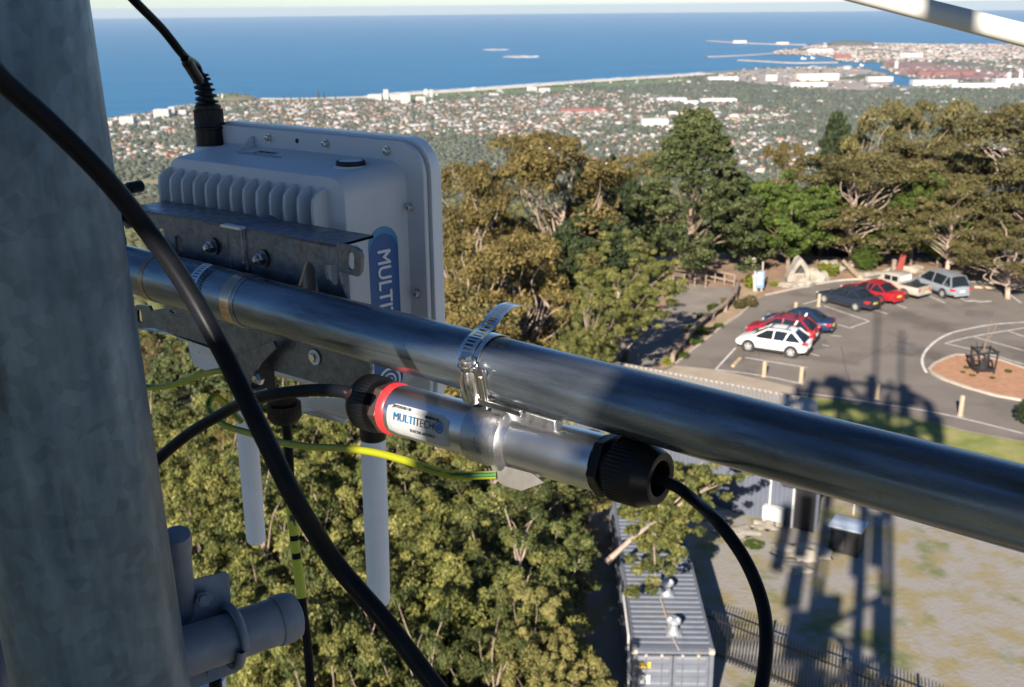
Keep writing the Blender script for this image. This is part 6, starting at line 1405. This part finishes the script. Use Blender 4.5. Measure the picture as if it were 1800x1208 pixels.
# cradle strapping the arrester to the pipe
t = thing('pipe_saddle', 'cast aluminium saddle holding the labelled tube up against the pipe', 'saddle', ca+cd_*.1)
xs_ = .093; M_cast = metal('cast_aluminium', (.40, .40, .42), (.48, .48, .50), .34, 50, .95)
pf = [(0, r0+.0003), (.0005, r0+.0028), (.031, r0+.0032), (.033, r0+.0052), (.036, r0+.0052), (.039, r0+.003), (.041, r0+.0002)]
MB().lathe(ca+cd_*xs_, cd_, pf, 64, cap=False).build('collar', M_cast, t)
q = ca+cd_*(xs_+.0); 
MB().box(Q(925, 738, .190), (.062, .010, .018), (pd, FN, FZ)).build('top_block', M_cast, t, bevel=.0015)
MB().box(Q(880, 716, .203), (.040, .003, .005), (pd, FN, FZ)).build('clamp_plate', M_stain, t, bevel=.0008)
q = Q(938, 722, .203); MB().bar(Q(880, 703, .204), Q(990, 737, .204), .004, .002).build('bright_edge', M_stain, t, smooth=False)
vs2 = [Q(x, y, .205) for x, y in ((868, 820), (935, 838), (945, 846), (915, 857), (885, 848), (872, 838))]; vs3 = [p-FN*.030 for p in vs2]; m_ = 6
MB().add(vs2+vs3, [tuple(range(m_)), tuple(range(2*m_-1, m_-1, -1))]+[(i, (i+1) % m_, (i+1) % m_+m_, i+m_) for i in range(m_)]).build('chin', mat('milky_casting', (.15, .145, .135), .5, var=(.11, .105, .095), vscale=60), t, bevel=.003)
# ---- cables at the arrester
dl = ((ca-CLOC).dot(CR @ Vector((0, 0, -1))))
cable([(180, 920, .95), (220, 868, .97), (269, 816, .98), (330, 764, .96), (400, 722, .93), (432, 707, .91), (480, 694, .885), (550, 686, .86), (600, 688, .838), (612, 692, .835)], .0052, 'black_cable', 'black cable rising from behind the mast into the left end of the labelled tube')
q = cb+cd_*.03; te = CR.transposed() @ (q-CLOC); dte = -te.z; pxe, pye = 900+te.x/dte*FPX, 604-te.y/dte*FPX
q = cb+cd_*.055; te2 = CR.transposed() @ (q-CLOC); d2_ = -te2.z; px2, py2 = 900+te2.x/d2_*FPX, 604-te2.y/d2_*FPX
cable([(pxe, pye, dte), (px2+4, py2+6, d2_), (1215, 875, d2_-.01), (1262, 918, .68), (1310, 985, .66), (1340, 1060, .645), (1347, 1130, .63), (1340, 1200, .62), (1325, 1270, .61)], .0042, 'black_cable', 'black cable looping down from the right end of the labelled tube', n=18)
cable([(-60, 62, .46), (0, 137, .48), (90, 218, .50), (180, 308, .52), (255, 400, .54), (330, 508, .548), (400, 635, .547), (465, 770, .545), (520, 880, .548), (590, 990, .57), (680, 1095, .57), (760, 1200, .57), (850, 1310, .57)], .0051, 'thick_black_cable', 'thick black cable slanting across the front of the mast and the bracket', n=24)
# ---- aerials
for (xt, yt, dt, xb, yb, db, r_, lb) in ((422, 610, 1.235, 450, 946, 1.31, .0125, 'left white rod aerial hanging under the gateway box'), (655, 748, 1.12, 666, 1053, 1.19, .0134, 'right white rod aerial hanging under the gateway box, with a black collar')):
    a0 = P(xt, yt, dt); a1 = P(xb, yb, db); dv_ = (a1-a0).normalized(); L_ = (a1-a0).length
    t = thing('rod_aerial', lb, 'aerial', a0); MB().lathe(a0, dv_, [(0, r_), (L_*.5, r_), (L_-.002, r_*.94), (L_+.003, r_*.9), (L_+.006, r_*.7)], 48).build('radome', M_rod, t)
    MB().lathe(a0-dv_*.03, dv_, [(0, r_*1.02), (.044 if xt > 500 else .02, r_*1.06), (.045 if xt > 500 else .021, r_)], 40).build('collar', M_blk, t)
# ---- middle gland and striped cable
a0 = P(497, 690, 1.17); t = thing('cable_gland', 'large black ribbed gland pointing down between the two white aerials', 'cable gland', a0)
MB().lathe(a0, -FZ, [(0, .0145), (.012, .0145), (.0125, .0190), (.028, .0190), (.034, .0150), (.036, .006)], 72, ribs=1, ribd=.0009, ribr=(.012, .029)).build('dome_nut', M_blk, t)
t, pl = cable([(503, 745, 1.19), (508, 800, 1.20), (511, 880, 1.21), (519, 960, 1.22), (530, 1050, 1.225), (540, 1130, 1.23), (546, 1208, 1.23), (550, 1260, 1.23)], .0052, 'striped_cable', 'black cable with yellow and black tape hanging below the middle gland')
M_tape = mat('yellow_tape', (.42, .46, .03), .5)
def cab_at(y): return min(pl, key=lambda p_: abs((604-(CR.transposed() @ (p_-CLOC)).y/-(CR.transposed() @ (p_-CLOC)).z*FPX)-y))
for ya, yb in ((883, 938), (950, 975), (984, 1012), (1022, 1048)):
    a_, b_ = cab_at(ya), cab_at(yb); MB().cyl(a_, b_, .0057, n=16).build('yellow_tape', M_tape, t)
    if ya == 883: 
        q = (a_+b_)/2; tc_ = (CLOC-q).normalized(); MB().box(q+tc_*.0055+FZ*-.004, (.006, .002, .014)).build('tape_marking', M_ink, t, smooth=False)
# ---- earth wire
M_gr = mat('earth_wire_green', (.012, .09, .02), .4); M_ye = mat('earth_wire_yellow', (.27, .29, .008), .4)
def earth(pts, label):
    pl = [P(x, y, d) for x, y, d in smoothline(pts, 10)]; t = thing('earth_wire', label, 'wire', pl[0]); n = 20; b = MB(); b.tube(pl, .0032, n)
    for i, f in enumerate(b.f[:-2]):
        c_ = sum((b.v[j] for j in f), Vector())/4; a_ = (pl[i//n]+pl[i//n+1])/2; v_ = (c_-a_).normalized(); b.m[i] = 1 if abs(v_.dot((CLOC-a_).normalized()*.94+FZ*.2)) > .86 else 0
    b.build('insulation', [M_ye, M_gr], t, ang=80); return t
earth([(205, 655, 1.15), (235, 673, 1.15), (262, 681, 1.15), (300, 678, 1.14), (350, 660, 1.12), (388, 652, 1.1), (410, 654, 1.1), (430, 670, 1.1)], 'green and yellow earth wire between the mast and the thick black cable, upper left')
earth([(425, 742, 1.07), (400, 716, 1.06), (388, 703, 1.05), (376, 697, 1.04), (367, 708, 1.03), (368, 722, 1.03), (380, 736, 1.03), (400, 750, 1.02), (440, 762, 1.0), (480, 775, .97), (540, 785, .93), (600, 788, .90), (660, 796, .87), (720, 812, .84), (775, 831, .82), (815, 836, .81), (872, 835, .81)], 'green and yellow earth wire looping under the labelled tube to its saddle')
# ---- capped tubes and plates at the lower left
a0 = P(325, 1130, .86); a1 = P(312, 955, .80); dv_ = (a1-a0).normalized(); L_ = (a1-a0).length
t = thing('capped_tube', 'short upright grey tube with a domed cap beside the mast at lower left', 'tube', a0)
MB().lathe(a0, dv_, [(0, .0098), (L_, .0098)], 40).build('tube', M_pgrey, t); MB().lathe(a0+dv_*(L_-.006), dv_, [(0, .0106), (.012, .0108), (.015, .0098), (.017, .004)], 40).build('cap', M_pgrey, t)
t = thing('clamp_plate', 'upper grey clamp plate with a nut beside the mast at lower left', 'plate', P(330, 1060, .84))
def scr_plate(b, pts, d, th):
    f_ = CR @ Vector((0, 0, -1)); vs = [P(x, y, d+(x-350)*.0002) for x, y in pts]; m = len(vs); vs += [p+f_*th for p in vs]
    return b.add(vs, [tuple(range(m)), tuple(range(2*m-1, m-1, -1))]+[(i, (i+1) % m, (i+1) % m+m, i+m) for i in range(m)])
b = MB(); scr_plate(b, [(290, 1038), (345, 1020), (393, 1008), (399, 1013), (403, 1082), (398, 1120), (290, 1140)], .84, .004); b.build('plate', M_pgrey, t, smooth=False, bevel=.0008)
q = P(357, 1053, .838); ax_ = (P(364, 1060, .80)-q).normalized(); MB().lathe(q, ax_, [(0, .0066), (.007, .0066)], 6).build('nut', M_pgrey, t, bevel=.0006); MB().lathe(q+ax_*.007, ax_, [(0, .0036), (.005, .0034)], 16).build('stud', M_pgrey, t)
t = thing('clamp_plate', 'lower grey clamp plate with a bolt under the capped side tube', 'plate', P(340, 1190, .84))
b = MB(); scr_plate(b, [(300, 1178), (412, 1160), (416, 1180), (300, 1225)], .835, .004); b.build('plate', M_pgrey, t, smooth=False, bevel=.0008)
q = P(374, 1183, .833); MB().lathe(q, ax_, [(0, .0045), (.006, .0043)], 20).build('bolt', M_pgrey, t)
a0 = P(270, 1165, .80); a1 = P(492, 1090, .86); dv_ = (a1-a0).normalized(); L_ = (a1-a0).length
t = thing('capped_tube', 'grey side tube with a rounded cap pointing right from the mast at lower left', 'tube', a0)
MB().lathe(a0, dv_, [(0, .0192), (L_, .0192)], 56).build('tube', M_pgrey, t); MB().lathe(a0+dv_*(L_-.004), dv_, [(0, .0202), (.001, .0206), (.011, .0206), (.017, .0185), (.019, .0145)], 56).build('cap', M_pgrey, t)
q = a0+dv_*(L_*.58); x_ = dv_.cross(FZ).normalized(); y_ = dv_.cross(x_)
arc = [q+(x_*math.cos(R_(a))+y_*math.sin(R_(a)))*.0235+dv_*(.004 if a > 180 else 0) for a in range(0, 361, 15)]
MB().tube(arc, .0036, 12, cap=False).build('u_bolt', M_pgrey, t)
a0 = P(-45, 1300, .8); a1 = P(-5, 1108, .84); dv_ = (a1-a0).normalized(); t = thing('capped_tube', 'pale tube end cut off in the bottom left corner behind the mast', 'tube', a0)
MB().lathe(a0, dv_, [(0, .018), ((a1-a0).length, .018), ((a1-a0).length+.008, .012)], 40).build('tube', M_pgrey, t)
MB().cyl(P(378, 1195, .9), P(388, 1300, .92), .0056, n=12).build('black_cable', M_cab, label='stub of black cable under the lower clamp plate at the bottom edge', cat='cable')
MB().lathe(P(362, 1190, .93), P(366, 1300, .95)-P(362, 1190, .93), [(0, .017), (.08, .017)], 30).build('capped_tube', M_rod, label='top of a pale tube at the bottom edge below the lower clamp plate', cat='tube')

# ============================================================ THE REST OF THE TOWER (behind and above the camera)
SV = -sdir; EU = Vector((math.cos(R_(SUN_AZ)), -math.sin(R_(SUN_AZ)), 0)); EV = SV.cross(EU); EV = EV if EV.z > 0 else -EV
t = thing('lattice_tower', 'steel lattice tower that carries the camera position, out of the picture', 'tower', (.3, -1.0, 0))
legs = [Vector((1.93, -.4, 0)), Vector((-1.35, -1.55, 0)), Vector((.85, -2.6, 0))]
mastxy = Vector((A1.x, A1.y, 0))-Vector((0, 0, 0))
allegs = [mastxy, legs[0], legs[2], legs[1]]
for l in legs: MB().cyl(l, l+Vector((0, 0, 31.5)), .12, n=16).build('leg', M_mast, t)
low = A1-ad*1.5; MB().cyl(Vector((low.x, low.y, 0)), low, .057, n=16).build('leg', M_mast, t)
tp = A1-ad*1.5+ad*4.6; MB().cyl(tp, Vector((tp.x, tp.y, 31.5)), .057, n=16).build('leg', M_mast, t)
b = MB()
for z0 in list(range(1, 19, 2))+list(range(23, 30, 2)):
    for i in range(4):
        p, q = allegs[i], allegs[(i+1) % 4]; p = Vector((p.x, p.y, z0)); q = Vector((q.x, q.y, z0))
        b.bar(p, q, .13, .13); b.bar(p, q+Vector((0, 0, 2)), .17, .17)
b.build('bracing', M_mast, t, smooth=False, kind='stuff')
b = MB(); b.box((.1, -2.4, 12), (.4, .12, 24)); b.build('cable_ladder', M_darkm, t, smooth=False)
b = MB(); b.box((-1.15, -1.8, 8.6), (1.0, .15, 17.2)); b.box((-1.45, -1.9, 18.3), (1.5, .4, 1.5)); b.box((-.75, -1.9, 19.2), (.7, .3, .9)); b.box((-2.1, -1.6, 19.9), (.6, .3, 1.6)); b.box((1.0, -2.0, 18.6), (.5, .3, 1.6)); b.build('shadow_boxes', M_darkm, t, smooth=False)  # unseen boxes added to broaden the tower's ground shadow
b = MB(); b.bar((.7, -1.3, 27), (.7, -1.3, 41), .15, .15); b.bar((1.6, -2.6, 27), (1.9, -2.6, 38), .15, .15); b.build('top_mast', M_mast, t, smooth=False)
b = MB(); cx, cy = .3, -1.1
for z0, rr_ in ((26.8, 3.2), (27.6, 3.7), (29.8, 3.6)):
    for i in range(12):
        a = 2*math.pi*i/12; a2 = 2*math.pi*(i+1)/12
        b.bar((cx+rr_*math.cos(a), cy+rr_*math.sin(a), z0), (cx+rr_*math.cos(a2), cy+rr_*math.sin(a2), z0), .24, .24)
        if i % 3 == 0: b.bar((cx, cy, z0), (cx+rr_*math.cos(a), cy+rr_*math.sin(a), z0), .2, .2)
b.build('head_frame', M_mast, t, smooth=False)
MB().lathe((cx, cy, 26.7), (0, 0, 1), [(0, 2.6), (.06, 2.0)], 24).build('platform', M_darkm, t, smooth=False)
for i in range(13):
    a = 2*math.pi*i/13+.2; q = Vector((cx+3.8*math.cos(a), cy+3.8*math.sin(a), 28.4+.45*(i % 3))); hgt = (1.8, 2.7, 2.2)[i % 3]; dr = Vector((math.cos(a), math.sin(a), 0))
    p_ = thing('panel_antenna', 'white panel antenna on the tower head, %s of the ring above the camera' % ['first', 'second', 'third', 'fourth', 'fifth', 'sixth', 'seventh', 'eighth', 'ninth', 'tenth', 'eleventh', 'twelfth', 'thirteenth'][i], 'antenna', q)
    MB().box(q, (.24, .62, hgt), (dr, Vector((-dr.y, dr.x, 0)), e3)).build('radome', M_rod, p_, smooth=False); MB().bar(q-dr*.16-Vector((0, 0, hgt*.6)), q-dr*.16+Vector((0, 0, hgt*.6)), .07, .07).build('pole', M_mast, p_, smooth=False)
for (qx, qy, qz, rr_) in ((-1.4, -.4, 31.3, .6), (2.3, -2.2, 30.6, .45), (.2, -1.4, 29.6, .5)):
    q = Vector((qx, qy, qz)); p_ = thing('dish_antenna', 'round microwave dish above the camera, the %s one' % {.6: 'largest', .45: 'smallest', .5: 'middle sized'}[rr_], 'dish', q)
    MB().lathe(q, Vector((.3, .9, 0)), [(-.25, .12), (-.02, rr_), (.28, rr_), (.3, rr_*.9)], 28).build('shroud', M_rod, p_)
# unseen panels added behind the camera, shaped to shade box, mast and pipe
def sunpt(u, v, s_): return CLOC+EU*u+EV*v+SV*s_
def shade_panel(u0, u1, v0, v1, s_, tilt, label, dep=.12):
    c = sunpt((u0+u1)/2, (v0+v1)/2, s_); h = (v1-v0)/.891; wv = u1-u0
    p_ = thing('panel_antenna', label, 'antenna', c)  # unseen added panel; its outline is set by the shade wanted
    zz = (FZ*math.cos(tilt)+EU*math.sin(tilt)).normalized(); xx = (EU*math.cos(tilt)-FZ*math.sin(tilt)).normalized(); yy = zz.cross(xx)
    MB().box(c+yy*dep*.5*(-1 if yy.dot(SV) < 0 else 1), (wv, dep, h), (xx, yy, zz)).build('radome', mat('grey_panel', (.30, .31, .32), .5), p_, bevel=.01)
    MB().bar(c-zz*h*.6, c+zz*h*.6, .05, .05).build('pole', M_mast, p_, smooth=False)
shade_panel(-.86, -.392, -.75, .55, 1.5, 0, 'wide unseen grey panel added behind the camera for shade, the left one')
shade_panel(-.225, .19, -.55, .40, 1.5, .42, 'tilted unseen grey panel added behind the camera for shade, the right one')
for u0_, u1_, v0_, v1_, s_, nm_ in ((-2.5, -1.95, -1.5, 1.1, 1.9, 'farthest left'), (-1.75, -1.15, -.9, 1.6, 2.1, 'second from the left'), (.45, .95, -1.3, .25, 1.8, 'just right of the tilted one'), (1.15, 1.6, -.8, 1.3, 2.2, 'farthest right')):
    shade_panel(u0_, u1_, v0_, v1_, s_, 0, 'tall unseen grey panel added behind the camera, %s' % nm_, .2)
for v0_, v1_, nm_ in ((.150, .42, 'upper'), (-.60, -.008, 'lower')):  # unseen blocks added to cut the sun above and below the gap
    shade_panel(-.47, -.12, v0_, v1_, 1.05, 0, '%s squat unseen grey block added behind the camera to narrow the sunlit gap' % nm_, .12)
q = sunpt(.056, .5, 1.0); t = thing('shade_pole', 'thin unseen pole added behind the camera to shade the rail', 'pole', q-Vector((0, 0, .3))); MB().cyl(q-Vector((0, 0, .35)), q+Vector((0, 0, .6)), .026, n=16).build('tube', M_mast, t)  # unseen pole added to band the rail with shadow

# ============================================================ AIR
hm = bpy.data.materials.new('haze'); hm.use_nodes = True; ht = hm.node_tree; ht.nodes.remove(ht.nodes['Principled BSDF'])
pv = ht.nodes.new('ShaderNodeVolumePrincipled'); pv.inputs['Color'].default_value = (.66, .82, 1.0, 1); pv.inputs['Density'].default_value = 1.8e-5; pv.inputs['Anisotropy'].default_value = .1
ht.links.new(pv.outputs[0], ht.nodes['Material Output'].inputs['Volume'])
hz = MB().box((0, 0, (-446+44)/2), (134000, 134000, 490)).build('haze', hm, smooth=False, kind='stuff', label='thin pale blue sea haze over the whole view')
